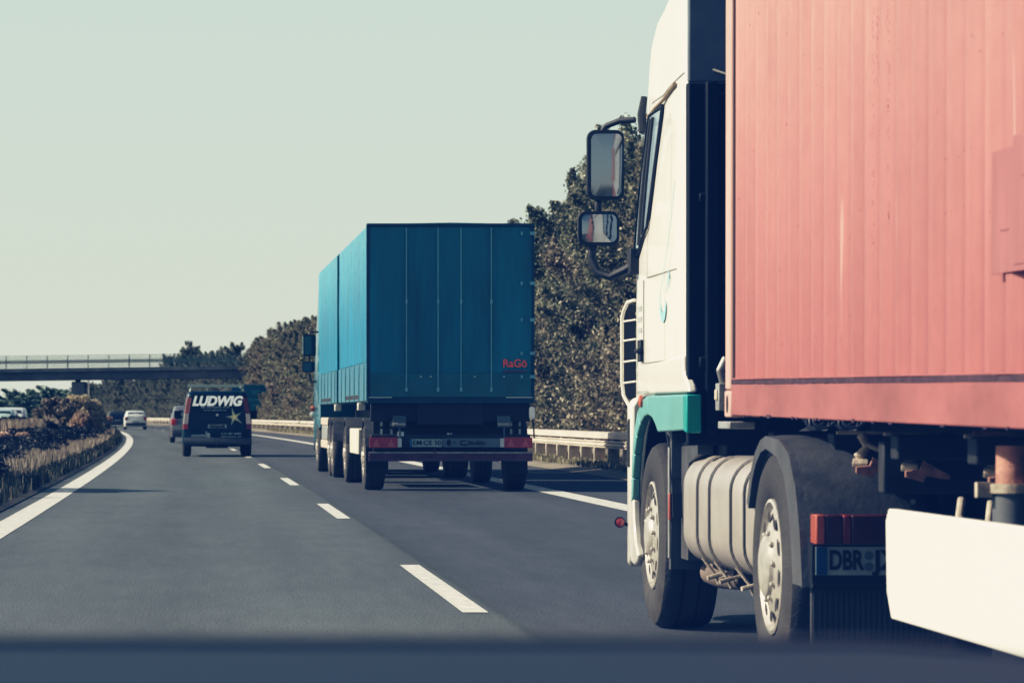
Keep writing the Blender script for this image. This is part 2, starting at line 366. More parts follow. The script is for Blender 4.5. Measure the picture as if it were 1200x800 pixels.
# white side valance to the bottom-rear corner, teal fender panel with arch
vl=W(); vl.prism([(17.03,1.36),(16.86,1.30),(16.83,1.262),(18.33,1.262),(18.33,1.42),(17.03,1.45)],'x',2.405,2.45)
vl.build('sill_panel',M['white'],T,bevel=.012)
arch=[(17.93,1.06),(18.03,1.10),(18.16,1.135),(18.33,1.152),(18.50,1.14),(18.66,1.10),(18.80,1.03),(18.90,.93),(18.965,.80),(18.985,.69)]
outer=[(16.86,1.06),(16.86,1.25),(17.6,1.255),(18.30,1.255),(18.55,1.255),(18.78,1.19),(18.93,1.08),(19.02,.95),(19.06,.80),(19.06,.66)]
tp=W(); 
tp.prism([(16.95,1.075),(17.93,1.06),(18.03,1.10),(18.16,1.135),(18.33,1.152),(18.33,1.252),(16.95,1.252)],'x',2.40,2.445)
tp.strip([(18.33,1.152),(18.50,1.14),(18.66,1.10),(18.80,1.03),(18.90,.93),(18.965,.80),(18.985,.69)],[(18.331,1.252),(18.55,1.235),(18.76,1.17),(18.88,1.08),(18.97,.95),(19.02,.80),(19.03,.66)],'x',2.40,2.445)
tp.m=1; tp.prism([(16.83,1.06),(16.949,1.07),(16.949,1.252),(16.83,1.252)],'x',2.395,2.47)
tp.build('wheel_arch_panel',[M['teal'],M['tealedge']],T,bevel=.008)
ar=W() # inner arch liner
inn=[(18.33+.62*math.cos(R(a))+.15,.56+.60*math.sin(R(a))) for a in range(-5,186,12)]
ar.strip(inn,[(18.48+.645*math.cos(R(a)),.56+.625*math.sin(R(a))) for a in range(-5,186,12)],'x',2.47,2.85)
ar.build('arch_liner',M['black'],T)
bp=W() # front bumper: white side corner sweeping round
secs=[]
for y,x0 in [(19.07,2.405),(19.2,2.405),(19.35,2.42),(19.5,2.46),(19.65,2.56),(19.76,2.75),(19.80,3.0)]:
    secs.append((y,x0))
rings=[]
for y,x0 in secs:
    x1=7.34-x0
    rings.append([(x0,y,.30+ (0.06 if y<19.15 else 0)),(x0,y,1.2),(x0+.03,y,1.25),(x1-.03,y,1.25),(x1,y,1.2),(x1,y,.30)])
bp.loft(rings); bp.build('bumper',M['white'],T,bevel=.02)
bl=W(); bl.prism([(18.78,.38),(18.84,.335),(18.95,.315),(19.08,.33),(19.10,.70),(18.99,.68),(18.97,.56),(18.90,.45)],'x',2.405,2.45); bl.build('bumper_corner',M['white'],T,bevel=.012)
# step recess in bumper
st=W(); st.prism([(19.12,.86),(19.21,.86),(19.21,1.10),(19.12,1.13)],'x',2.398,2.404); st.build('step_slot',M['black'],T)
lamp=W(); lamp.revolve([(.035,0),(.034,-.012),(.02,-.02)],(2.40,18.56,1.225),n=16); lamp.build('indicator',M['orange'],T)
ml=W(); ml.tube([(2.44,19.30,.52),(2.38,19.30,.545)],.010)
ml.m=1; ml.revolve([(.022,0),(.024,-.012),(.012,-.02)],(2.37,19.28,.545),axis='y',n=16); ml.m=0; ml.revolve([(.031,.02),(.031,.002)],(2.37,19.28,.545),axis='y',n=16)
ml.build('side_marker_lamp',[M['black'],M['red']],T)
# door: seams + window + handle
def ssurf(z,y=18.2): # x of the cab's left flank
    ti=float(np.interp(y,[17.02,17.1,17.6,18.0,18.3],[.02,.02,.05,.09,.13])); hw=float(np.interp(y,[17.02,17.1,18.6,18.85,19.0,19.15,19.3],[1.245,1.255,1.255,1.25,1.24,1.225,1.20]))
    t=min(.62,max(0,z-2.0)/1.3); return 3.67-hw+ti*t**1.3
def wp(y,z,o=-.006): return (ssurf(z,y)+o,y,z)
def skin(b_,rows,off):
    """sheet following the flank: rows of (y,z) points, equal length"""
    n=len(rows[0]); b_.add([wp(y,z,off) for r_ in rows for y,z in r_],[(i*n+k,i*n+k+1,(i+1)*n+k+1,(i+1)*n+k) for i in range(len(rows)-1) for k in range(n-1)])
dw=W(); rows=[]
for i in range(9):
    t=i/8; z_lo=(18.44,2.17); 
    z=2.02+.77*t
    yb=float(np.interp(z,[2.0,2.12,2.17,2.6,2.80],[18.95,18.62,18.44,18.31,18.25])); yf=float(np.interp(z,[2.0,2.10,2.4,2.7,2.80],[19.0,19.10,19.03,18.90,18.84]))
    rows.append([(yb+(yf-yb)*k/6,z) for k in range(7)])
skin(dw,rows,-.010)
gl=dw.build('side_window',M['sideglass'],T)
wf=W(); wf.tube([wp(18.60,z,-.016) for z in (2.13,2.3,2.5,2.77)],.010); wf.tube([wp(y,z,-.014) for y,z in [(18.73,2.08),(18.75,2.3),(18.73,2.5),(18.70,2.77)]],.014)
wf.tube([wp(y,z,-.012) for y,z in [(18.24,2.80),(18.31,2.60),(18.36,2.4),(18.44,2.17),(18.62,2.11),(18.97,1.99),(19.11,2.10),(19.04,2.4),(18.91,2.7),(18.84,2.80),(18.5,2.80),(18.24,2.80)]],.009)
wf.build('window_frame',M['black'],T)
sm=W()
def line(pts,w_):
    for (y0_,z0_),(y1_,z1_) in zip(pts,pts[1:]):
        n=max(1,int(math.hypot(y1_-y0_,z1_-z0_)/.12))
        for k in range(n):
            a0=(y0_+(y1_-y0_)*k/n,z0_+(z1_-z0_)*k/n); a1=(y0_+(y1_-y0_)*(k+1)/n,z0_+(z1_-z0_)*(k+1)/n)
            dy,dz=(w_,0) if abs(z1_-z0_)>abs(y1_-y0_) else (0,w_)
            sm.quad(wp(a0[0],a0[1],-.003),wp(a1[0],a1[1],-.003),wp(a1[0]+dy,a1[1]+dz,-.003),wp(a0[0]+dy,a0[1]+dz,-.003))
line([(18.40,2.72),(18.452,2.30),(18.452,1.89)],.012); line([(18.58,1.885),(18.58,1.43)],.03)
line([(17.3,1.888),(18.45,1.888)],.006); line([(17.748,1.43),(17.748,1.88)],.006); line([(17.10,1.428),(18.58,1.428)],.006)
line([(17.10,2.86),(18.8,2.86)],.007); line([(17.55,2.2),(17.60,2.55),(17.75,2.72),(18.0,2.62)],.006)
sm.build('panel_seam',mat('seam_shadow',(.22,.21,.19),.7),T,smooth=0)['kind']='stuff'
dh=W(); dh.box(2.395,2.412,18.60,18.72,1.44,1.56); dh.tube([(2.39,18.59,1.50),(2.385,18.66,1.50),(2.39,18.72,1.50)],.014); dh.build('door_handle',M['black'],T,bevel=.008)
dc=W()  # crescent emblem + swoosh
for cx,cz,s_ in [(17.78,1.70,1)]:
    o_=[(cx+.12*math.cos(R(a)),cz+.03+.10*math.sin(R(a))) for a in range(190,351,16)]
    i_=[(cx+.01+.10*math.cos(R(a)),cz+.065+.085*math.sin(R(a))) for a in range(190,351,16)]
    dc.strip(i_,o_,'x',2.4075,2.4095)
dc.strip([(17.66,1.78),(17.60,1.83),(17.57,1.86),(17.55,1.84),(17.53,1.80)],[(17.66,1.79),(17.60,1.85),(17.565,1.90),(17.54,1.86),(17.53,1.80)],'x',2.4075,2.4095)
sw=[(17.42,2.35),(17.50,2.20),(17.62,2.05),(17.80,1.88),(17.90,1.80),(17.95,1.70)]
skin(dc,[[(y,z),(y+.014,z)] for y,z in sw],-.004)
dc.build('emblem',mat('pale_teal_vinyl',(.30,.58,.62),.5),T,smooth=0)
dt=W()
for i,(z,n) in enumerate([(1.72,3),(1.66,4),(1.60,3)]):
    for k in range(n): y_=18.70+k*.065; dt.quad(wp(y_,z,-.003),wp(y_+.045,z,-.003),wp(y_+.045,z+.03,-.003),wp(y_,z+.03,-.003))
for z in (1.36,1.42): dt.quad(wp(18.93,z,-.003),wp(18.99,z,-.003),wp(18.99,z+.035,-.003),wp(18.93,z+.035,-.003))
dto=dt.build('door_lettering',mat('faded_grey_vinyl',(.50,.52,.50),.5),T,smooth=0)
dto['kind']='stuff'
gt=W(); gt.tube([wp(18.95,2.80,-.012),wp(18.6,2.815,-.012),wp(18.1,2.825,-.012),wp(17.7,2.835,-.012),wp(17.45,2.84,-.012)],.010); gt.build('roof_gutter',M['gutter'],T)
ff=W(); ff.tube([(2.46,17.32,2.95),(2.44,17.2,2.93),(2.41,17.08,2.90)],.014); ff.tube([(2.50,17.05,3.28),(2.46,17.0,3.35)],.014); build_each(ff,'deflector_hinge',M['greypart'],T)
# antenna / sun-visor bracket
an=W(); an.tube([(2.46,18.98,2.72),(2.455,19.0,2.82),(2.47,19.0,2.92)],[.024,.024,.018]); an.build('visor_bracket',M['black'],T)
# mirrors
mr_=W()
mr_.tube([(2.42,19.0,2.79),(2.34,19.05,2.79),(2.27,19.1,2.765),(2.245,19.1,2.73),(2.24,19.1,2.68)],.018)
mr_.tube([(2.23,19.12,2.35),(2.225,19.12,2.26)],.022)
mr_.tube([(2.20,19.12,2.12),(2.19,19.12,2.03),(2.22,19.1,1.95),(2.29,19.06,1.92),(2.36,19.02,1.955),(2.42,18.95,1.99)],.026)
mr_.box(2.375,2.43,18.86,19.0,1.93,2.07)
def rrect(cx,cz,hx,hz,r_,n=5,sk=0):
    pts=[]
    for qx,qz,a0 in [(1,1,0),(-1,1,90),(-1,-1,180),(1,-1,270)]:
        for k in range(n+1):
            a=R(a0+90*k/n); z=cz+qz*(hz-r_)+r_*math.sin(a); pts.append((cx+qx*(hx-r_)+r_*math.cos(a)+sk*(z-cz),z))
    return pts
def mirror(cx,cz,hx,hz,y,sk=0,r_=.045):
    rings=[]
    for dy,k in [(0,1),(.03,1.0),(.07,.93),(.11,.7),(.13,.4)]:
        rings.append([(x,y+dy,z) for x,z in rrect(cx,cz,hx*k,hz*k,r_*k,sk=sk)])
    mr_.loft(rings)
mirror(2.262,2.545,.104,.195,19.06); mirror(2.225,2.192,.116,.096,19.08)
mo=mr_.build('mirror_housing',M['black'],T,bevel=.004)
for cx,cz,hx,hz,y,ax in [(2.265,2.543,.086,.175,19.036,(-.10,-.06)),(2.228,2.192,.098,.078,19.056,(.04,-.10))]:
    g=MB(); pts=rrect(0,0,hx,hz,.032); g.add([(x,.004*((x/hx)**2+(z/hz)**2)*2,z) for x,z in pts]+[(0,-.006,0)],[(i,(i+1)%len(pts),len(pts)) for i in range(len(pts))])
    go=g.build('mirror_glass',M['mirror'],mo,smooth=80); go.location=L(cx,y,cz); go.rotation_euler=(ax[1]*.25,0,ax[0])
# corner guard with rungs, left of the door
cg=W(); cg.m=0
cg.tube([(2.46,19.35,1.80),(2.43,19.42,1.79),(2.410,19.45,1.74),(2.402,19.45,1.70),(2.402,19.45,1.34),(2.41,19.44,1.26),(2.44,19.38,1.19)],.011)
for z in (1.68,1.57,1.45,1.33): cg.tube([(2.402,19.45,z),(2.47,19.38,z+.01)],.006)
cg.m=1; cg.box(2.412,2.48,19.46,19.48,1.24,1.78)
cg.build('corner_deflector',[M['white'],M['black']],T)
# fuel tank with straps
ft=W(); 
prof=rrect(0,0,.30,.28,.16,n=7)
def tankring(y,k): return [(2.78+x*k,y,.67+z*k) for x,z in prof]
ft.loft([tankring(17.62,.86),tankring(17.58,.95),tankring(17.52,1.0),tankring(15.38,1.0),tankring(15.32,.95)])
tk=ft.build('fuel_tank',M['tank'],T,smooth=30)
for y in (17.02,16.62,15.95,15.55):
    s_=W(); 
    s_.loft([[(2.78+x*1.022,y-.022,.67+z*1.022) for x,z in prof],[(2.78+x*1.022,y+.022,.67+z*1.022) for x,z in prof]],cap=False)
    s_.build('tank_strap',M['strap'],tk)
for y in (17.02,16.62,15.95):
    s_=W(); s_.tube([(2.50,y-.02,.44),(2.56,y-.03,.36),(2.58,y-.03,.31)],.008); s_.tube([(2.52,y-.05,.34),(2.64,y-.02,.37)],.011); s_.tube([(2.60,y-.05,.34),(2.63,y+.04,.38)],.009)
    s_.build('strap_bolt',M['castcream'],tk)
cp=W(); cp.tube([(2.62,15.45,.93),(2.60,15.43,1.0)],.05,n=14); cp.tube([(2.55,15.6,.96),(2.64,15.5,.99),(2.72,15.45,.98)],.015); cp.build('filler_cap',M['greypart'],tk)
# behind the steered wheel
fl=W(); fl.m=0
fl.prism([(17.96,1.03),(18.0,.34),(17.93,.34),(17.88,1.06),(18.3,1.13),(18.3,1.1)],'x',2.47,2.9)
fl.m=1; fl.box(2.462,2.468,17.93,17.985,.40,.98)
fl.m=0; fl.prism([(17.9,.40),(17.9,1.0),(17.55,1.02),(17.3,1.05),(17.3,.95),(17.62,.90),(17.64,.40)],'x',2.52,2.6)
fl.build('front_mudguard',[M['fender'],M['greypart']],T)
fm=W(); fm.box(2.455,2.47,17.90,17.93,.60,.74); fm.build('side_marker',M['orange'],T,bevel=.005)
ex=W(); ex.tube([(2.66,17.75,.335),(2.68,17.5,.325),(2.75,17.25,.33)],.065,n=16); ex.build('exhaust_silencer',mat('rusty_silencer',(.22,.17,.14),.7,var=.3),T)
fb=W(); fb.tube([(2.66,17.86,1.04),(2.64,17.78,.97),(2.64,17.8,.84)],.02); fb.tube([(2.56,17.5,1.0),(2.56,17.46,.86)],.022); build_each(fb,'bracket',M['greypart'],T)
# tractor frame, axles, fifth wheel, underbody
ch=W()
for x0,x1 in ((3.25,3.33),(4.07,4.15)): ch.box(x0,x1,13.6,19.3,.72,1.0)
for y in (13.75,15.4,16.8,18.0): ch.box(3.33,4.07,y,y+.1,.74,.98)
ch.tube([(2.75,14.65,.5),(4.65,14.65,.5)],.07); ch.revolve([(.02,-.2),(.19,-.15),(.22,0),(.19,.15),(.02,.2)],(3.7,14.65,.5),n=20)
ch.tube([(2.75,18.5,.46),(4.65,18.5,.46)],.06); ch.box(3.0,4.4,17.2,19.3,.35,1.25); ch.box(2.62,2.9,17.0,17.85,.9,1.15)
ch.box(2.9,4.5,15.4,17.2,.33,.95)
ch.tube([(2.9,16.6,1.0),(2.9,16.2,1.04),(2.9,15.9,.98)],.06,n=10)
ch.build('chassis_frame',M['chassis'],T,bevel=.006)
fw=W(); fw.prism([(13.95,1.0),(14.1,1.08),(15.3,1.10),(15.35,1.0)],'x',3.2,4.2); fw.build('fifth_wheel',M['chassis'],T)
hs=W()
for x in (2.98,3.12,3.3):
    pts=[]
    for k in range(60):
        a=k*.7; pts.append((x+.055*math.cos(a),16.75-.011*k,1.22+.055*math.sin(a)-.10*math.sin(math.pi*k/60)))
    hs.tube(pts,.009,n=5)
hs.build('air_hose',mat('dark_hose',(.03,.03,.04),.5),T)
# wheels: outer face 2.45
for y,k in ((18.5,'steer'),(14.65,'drive')):
    wheel(k,T,L(2.45,y,.5),-1); wheel(k,T,L(4.95,y,.5),1)
wheel('drive',T,L(2.80,14.65,.5),-1); wheel('drive',T,L(4.60,14.65,.5),1)
# rear mudguard: lip arc + rearward box sloping inboard
for sx in (-1,1):
    def X(x): return x if sx<0 else 7.4-x
    mg=W(); mg.m=0
    cy,cz=14.65,.5
    arc=[(cy+.575*math.cos(R(a)),cz+.56*math.sin(R(a))) for a in (28,45,60,75,90)]+[(14.30,1.045),(14.08,.99),(13.92,.86),(13.82,.68),(13.76,.46)]
    arc_in=[(cy+.52*math.cos(R(a)),cz+.505*math.sin(R(a))) for a in (28,45,60,75,90)]+[(14.38,.975),(14.20,.90),(14.09,.78),(14.02,.62),(13.98,.46)]
    x0,x1=X(2.425),X(2.455); mg.strip(arc_in,arc,'x',min(x0,x1),max(x0,x1))
    rings=[]
    for x,dz,dy in [(2.455,0,0),(2.50,.004,0),(2.62,.006,.0),(2.76,-.01,.02),(2.88,-.05,.05),(2.97,-.13,.09),(3.0,-.26,.12)]:
        rings.append([(X(x),y+dy*0,max(.44,z+dz*((z-.44)/.62))) for y,z in arc]+[(X(x),y,max(.42,z+dz*((z-.44)/.62)-.02)) for y,z in reversed(arc_in)])
    mg.loft(rings)
    # bracket moulding on the rear face
    mg.m=2; mg.disc((X(2.70),13.80,.80),.012,.012,'y'); mg.disc((X(2.88),13.80,.80),.012,.012,'y')
    mgo=mg.build('rear_mudguard',[M['fender'],mat('worn_grey_plastic',(.07,.075,.085),.4,var=.2),M['greypart']],T,smooth=45)
    fl=W(); fl.box(min(X(2.47),X(3.05)),max(X(2.47),X(3.05)),13.80,13.83,.13,.50)
    for k in range(26):
        xx=2.475+k*.022; fl.box(min(X(xx),X(xx+.008)),max(X(xx),X(xx+.008)),13.79,13.80,.14,.44)
    fl.build('mud_flap',M['fender'],T)
    tl=W(); tl.m=0; a,b_=sorted((X(2.462),X(2.50))); tl.box(a,b_,13.66,13.78,.632,.752)
    tl.m=1; a,b_=sorted((X(2.502),X(2.57))); tl.box(a,b_,13.665,13.78,.634,.75)
    tl.m=2; a,b_=sorted((X(2.572),X(2.605))); tl.box(a,b_,13.665,13.78,.634,.75)
    tl.m=1; a,b_=sorted((X(2.607),X(2.83))); tl.box(a,b_,13.665,13.78,.634,.75)
    tl.build('tail_light',[M['orange'],mat('dark_red_lens',(.10,.018,.022),.3,coat=.5),M['red']],T,bevel=.006)
bb=W(); bb.box(2.455,4.945,13.70,13.80,.455,.628); bb.box(2.455,4.945,13.68,13.70,.462,.475); bb.build('rear_crossbar',M['black'],T)
pl=W(); pl.m=0; pl.box(2.468,2.99,13.690,13.698,.508,.622); pl.m=1; pl.box(2.470,2.512,13.686,13.6895,.510,.620)
pl.m=2
po=pl.build('number_plate',[M['plate'],M['euro']],T,smooth=0)
t1=text('DBR',.108,(0,0,0),M['ink'],po,bold=.003,width=.137); t1.location=L(2.588,13.687,.565)
t2=text('JX 68',.108,(0,0,0),M['ink'],po,bold=.003,width=.25); t2.location=L(2.822,13.687,.565)
sl=MB(); sl.disc((0,0,.022),.018,.018,'y'); sl.disc((0,0,-.022),.018,.018,'y'); so=sl.build('plate_seal',mat('plate_seal_grey',(.13,.15,.17),.5),po,smooth=0); so.location=L(2.680,13.687,.565)
# ---- semitrailer skeleton (same combination)
tr=W()
for x0,x1 in ((3.12,3.24),(4.16,4.28)): 
    tr.prism([(15.9,1.12),(15.9,1.00),(13.2,.98),(12.6,.74),(3.6,.72),(3.6,1.08),(12.6,1.10)],'x',x0,x1)
for y in (15.7,14.2,12.9,11.6,10.2,8.5,6.8,5.0,3.7):
    tr.box(2.62,4.78,y-.07,y+.07,.98,1.075)
tr.box(2.6,4.8,13.0,13.1,.85,1.05)
tr.build('trailer_frame',M['chassis'],T,bevel=.008)
for y in (13.95,12.98,11.62):
    b_=W(); b_.m=0
    b_.box(2.60,2.82,y-.01,y+.02,1.070,1.085)
    b_.tube([(2.70,y,1.07),(2.72,y-.02,1.02),(2.69,y-.02,.985),(2.71,y-.01,.95)],[.022,.018,.026,.016])
    b_.tube([(2.72,y-.03,1.03),(2.78,y-.05,1.0)],.012); b_.tube([(2.66,y-.03,.955),(2.72,y-.05,.95)],.02)
    b_.m=1
    b_.prism([(2.66,.915),(2.66,.94),(2.715,.945),(2.73,.98),(2.79,.945),(2.83,.925),(2.83,.905),(2.79,.91),(2.74,.92),(2.73,.895)],'y',y-.10,y-.085)
    b_.build('twistlock',[M['castcream'],M['rust']],T,bevel=.003)
tb=W(); tb.box(2.74,2.83,11.90,11.93,1.02,1.09); tb.tube([(2.70,11.92,1.085),(2.80,11.92,1.08)],.012); tb.build('marker_bracket',M['rust'],T)
vb=W(); vb.tube([(2.80,12.35,1.08),(2.80,12.35,.97)],.012); vb.build('air_pipe',M['greypart'],T)
for sx in (-1,1):
    lg=W(); x=2.66 if sx<0 else 4.74
    y=11.18
    lg.m=0; lg.tube([(x,y,1.05),(x,y,.92)],.055,n=16); lg.tube([(x,y,.99),(x-.03,y-.02,1.01)],.02)
    lg.m=1; lg.tube([(x,y,.925),(x,y,.895)],.082,n=16); lg.box(x-.12,x-.07,y-.02,y+.02,.88,.93)
    lg.m=2; lg.tube([(x,y,.895),(x,y,.30)],.066,n=16); lg.box(x-.12,x+.12,y-.12,y+.12,.24,.29)
    lg.build('landing_leg',[M['rust'],M['castcream'],mat('grey_steel_leg',(.15,.16,.17),.5,var=.3)],T)
sg=W()
# side guard board with chamfered leading corners
y0=12.16
pan=[(y0,.775),(y0-.05,.818),(3.9,.818),(3.9,.43),(y0-.10,.43),(y0-.02,.52)]
sg.prism(pan,'x',2.44,2.475); sgo=sg.build('side_guard_panel',mat('guard_cream_paint',(.70,.67,.61),.45,var=.02,scale=1.2,stretch=(1,.3,1)),T,bevel=.006)
sp=W()
for y in (11.7,10.3,8.9,7.5): sp.box(2.475,3.12,y,y+.06,.72,.80)
build_each(sp,'guard_support',M['chassis'],T)
tool=W(); tool.tube([(2.62,11.75,.86),(2.60,11.70,.80),(2.63,11.66,.74)],.014); tool.tube([(2.72,11.75,.85),(2.70,11.70,.78)],.012); tool.build('crank_handle',M['castcream'],T)
for y in (7.4,6.1,4.8):
    wheel('steer',T,L(2.45,y-3.2+1.2,.5),-1); wheel('steer',T,L(4.95,y-3.2+1.2,.5),1)
hd=W() # grey lamp block on trailer front
hd.m=0; hd.box(2.44,2.50,16.08,16.18,1.17,1.30); hd.tube([(2.47,16.12,1.30),(2.45,16.10,1.36),(2.48,16.1,1.42)],.02); hd.box(2.44,2.56,15.75,16.10,1.085,1.12)
hd.m=1; hd.box(2.43,2.44,16.1,16.15,1.22,1.27)
hd.build('headboard_coupling',[M['greypart'],M['castcream']],T,bevel=.006)

# ------------------------------------------------------------------ shipping container
def container_paint():
    m=bpy.data.materials.new('container_pink_red'); m.use_nodes=True; nt=m.node_tree; N=nt.nodes; Lk=nt.links
    b=N['Principled BSDF']; b.inputs['Specular IOR Level'].default_value=.4
    tc=N.new('ShaderNodeTexCoord')
    def nz(sc,st,det=7):
        mp=N.new('ShaderNodeMapping'); mp.inputs['Scale'].default_value=st; Lk.new(tc.outputs['Object'],mp.inputs[0]); n=N.new('ShaderNodeTexNoise'); n.inputs['Scale'].default_value=sc; n.inputs['Detail'].default_value=det; Lk.new(mp.outputs[0],n.inputs[0]); return n
    streak=nz(7,(1,1,.06)); big=nz(.8,(1,1,1)); fine=nz(24,(1,1,.5)); 
    sx=N.new('ShaderNodeSeparateXYZ'); Lk.new(tc.outputs['Object'],sx.inputs[0])
    # paler towards the top
    g=N.new('ShaderNodeMapRange'); g.inputs[1].default_value=.1; g.inputs[2].default_value=2.3; Lk.new(sx.outputs[2],g.inputs[0])
    mx=N.new('ShaderNodeMix'); mx.data_type='RGBA'; Lk.new(g.outputs[0],mx.inputs['Factor']); mx.inputs['A'].default_value=(.39,.14,.132,1); mx.inputs['B'].default_value=(.53,.275,.25,1)
    out=mx.outputs['Result']
    def mul(col,n,lo,hi,a=.3,b2=.7):
        r_=N.new('ShaderNodeMapRange'); r_.inputs[1].default_value=a; r_.inputs[2].default_value=b2; r_.inputs[3].default_value=lo; r_.inputs[4].default_value=hi; Lk.new(n.outputs[0],r_.inputs[0])
        q=N.new('ShaderNodeMix'); q.data_type='RGBA'; q.blend_type='MULTIPLY'; q.inputs['Factor'].default_value=1; Lk.new(col,q.inputs['A']); Lk.new(r_.outputs[0],q.inputs['B']); return q.outputs['Result']
    out=mul(out,streak,.90,1.07); out=mul(out,big,.92,1.06); out=mul(out,fine,.95,1.04)
    # rib shade painted into the valleys of the corrugation, strongest near the bottom rail
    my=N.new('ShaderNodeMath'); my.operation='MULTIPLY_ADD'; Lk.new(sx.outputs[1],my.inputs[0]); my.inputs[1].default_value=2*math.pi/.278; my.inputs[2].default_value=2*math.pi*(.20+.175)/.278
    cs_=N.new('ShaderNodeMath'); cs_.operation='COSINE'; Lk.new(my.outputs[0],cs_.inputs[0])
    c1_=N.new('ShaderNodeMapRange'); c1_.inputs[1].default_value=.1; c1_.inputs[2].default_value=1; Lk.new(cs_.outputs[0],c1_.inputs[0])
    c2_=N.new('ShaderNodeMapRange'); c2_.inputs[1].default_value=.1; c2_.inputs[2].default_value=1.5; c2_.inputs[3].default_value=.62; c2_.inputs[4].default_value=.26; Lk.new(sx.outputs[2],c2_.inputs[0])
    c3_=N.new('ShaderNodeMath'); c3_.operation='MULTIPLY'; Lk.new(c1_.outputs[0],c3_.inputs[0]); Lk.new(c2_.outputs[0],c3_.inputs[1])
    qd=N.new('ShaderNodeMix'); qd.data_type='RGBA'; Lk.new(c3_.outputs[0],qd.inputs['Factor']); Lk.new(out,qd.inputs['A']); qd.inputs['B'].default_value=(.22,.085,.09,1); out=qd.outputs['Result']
    # rust specks
    sp=nz(38,(1,1,1),2); rr_=N.new('ShaderNodeMapRange'); rr_.inputs[1].default_value=.73; rr_.inputs[2].default_value=.76; Lk.new(sp.outputs[0],rr_.inputs[0])
    q=N.new('ShaderNodeMix'); q.data_type='RGBA'; Lk.new(rr_.outputs[0],q.inputs['Factor']); Lk.new(out,q.inputs['A']); q.inputs['B'].default_value=(.28,.10,.09,1)
    out=q.outputs['Result']
    sn=nz(16,(1,1.6,.05),3); rs=N.new('ShaderNodeMapRange'); rs.inputs[1].default_value=.70; rs.inputs[2].default_value=.76; rs.inputs[4].default_value=.55; Lk.new(sn.outputs[0],rs.inputs[0])
    q2=N.new('ShaderNodeMix'); q2.data_type='RGBA'; Lk.new(rs.outputs[0],q2.inputs['Factor']); Lk.new(out,q2.inputs['A']); q2.inputs['B'].default_value=(.66,.42,.38,1)
    Lk.new(q2.outputs['Result'],b.inputs['Base Color']); b.inputs['Roughness'].default_value=.55
    bp_=N.new('ShaderNodeBump'); bp_.inputs['Strength'].default_value=.55; bp_.inputs['Distance'].default_value=.03
    dn=nz(2.2,(1,1,.6),3); Lk.new(dn.outputs[0],bp_.inputs['Height']); Lk.new(bp_.outputs[0],b.inputs['Normal'])
    return m
M['cpink']=container_paint()
M['cpost']=mat('container_post_paint',(.56,.36,.31),.55,var=.12,scale=3,stretch=(1,1,.2))
M['crail']=mat('container_rail_paint',(.36,.130,.122),.55,var=.18,scale=2.5,stretch=(1,.5,1),bump=.2,bscale=10)
M['cshade_rust']=mat('gap_shade_rust',(.07,.032,.045),.8,var=.4,scale=20)  # dark tone for the painted shadow gap and the rust chips
CN=thing('shipping_container','faded pink-red corrugated shipping container riding on the white and teal lorry','container',(3.67,15.95,1.145))
CN.rotation_euler=(R(.42),0,0)
# local: x -1.22..1.22, y 0..-12.19, z 0..2.59
pm=MB(); x=-1.195; period=.278; pts=[]
y=-.20; 
while y>-12.0:
    pts+= [(y,-.0),(y-.072,-.0),(y-.14,.034),(y-.211,.034)]
    y-=period
pts.append((-12.03,0))
zl=[.175,.30,.33,2.42,2.46]
def cor(side):
    s_=-1 if side<0 else 1
    b_=MB()
    rows=[(zz,[(s_*(1.20-d),yy,zz) for yy,d in pts]) for zz in (.172,2.47)]
    n=len(pts); b_.add([p for _,r_ in rows for p in r_],[(k,k+1,n+k+1,n+k) for k in range(n-1)])
    o=b_.build('corrugated_side',M['cpink'],CN,smooth=0)
    so=o.modifiers.new('thick','SOLIDIFY'); so.thickness=.004; so.offset=0
    return o
cs=cor(-1); cor(1)
fr=MB()  # posts
for sx in (-1,1):
    for y0_,y1_ in ((0,-.16),(-12.19,-12.03)):
        a,b_=sorted((sx*1.219,sx*1.12)); lo,hi=sorted((y0_,y1_))
        fr.box(a,b_,lo,hi,.12,2.47)
build_each(fr,'corner_post',M['cpost'],CN,bevel=.012)
rl=MB()
for sx in (-1,1):
    a,b_=sorted((sx*1.215,sx*1.17)); rl.box(a,b_,-12.03,-.16,.004,.150); rl.box(*sorted((sx*1.205,sx*1.12)),-12.03,-.16,.150,.160)
    a,b_=sorted((sx*1.215,sx*1.14)); rl.box(a,b_,-12.03,-.16,2.47,2.56)
    rl.box(*sorted((sx*1.212,sx*1.19)),-12.03,-.17,.168,.176)
build_each(rl,'side_rail',M['crail'],CN,bevel=.006)
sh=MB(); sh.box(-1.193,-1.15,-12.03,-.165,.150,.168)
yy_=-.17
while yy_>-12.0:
    st_=random.uniform(.15,.5); sh.box(-1.2165,-1.213,yy_-st_,yy_,.149-random.uniform(0,.004),.166+random.uniform(0,.004)); yy_-=st_  # dark strip standing in for the shade under the panel's lip
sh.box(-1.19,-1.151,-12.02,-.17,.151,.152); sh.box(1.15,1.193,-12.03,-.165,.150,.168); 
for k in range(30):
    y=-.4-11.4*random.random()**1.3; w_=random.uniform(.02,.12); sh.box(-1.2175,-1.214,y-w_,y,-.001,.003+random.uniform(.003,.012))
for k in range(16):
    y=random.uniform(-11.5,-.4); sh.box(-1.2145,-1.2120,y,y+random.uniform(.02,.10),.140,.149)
sh.build('gap_shade_and_rust',M['cshade_rust'],CN,smooth=0)
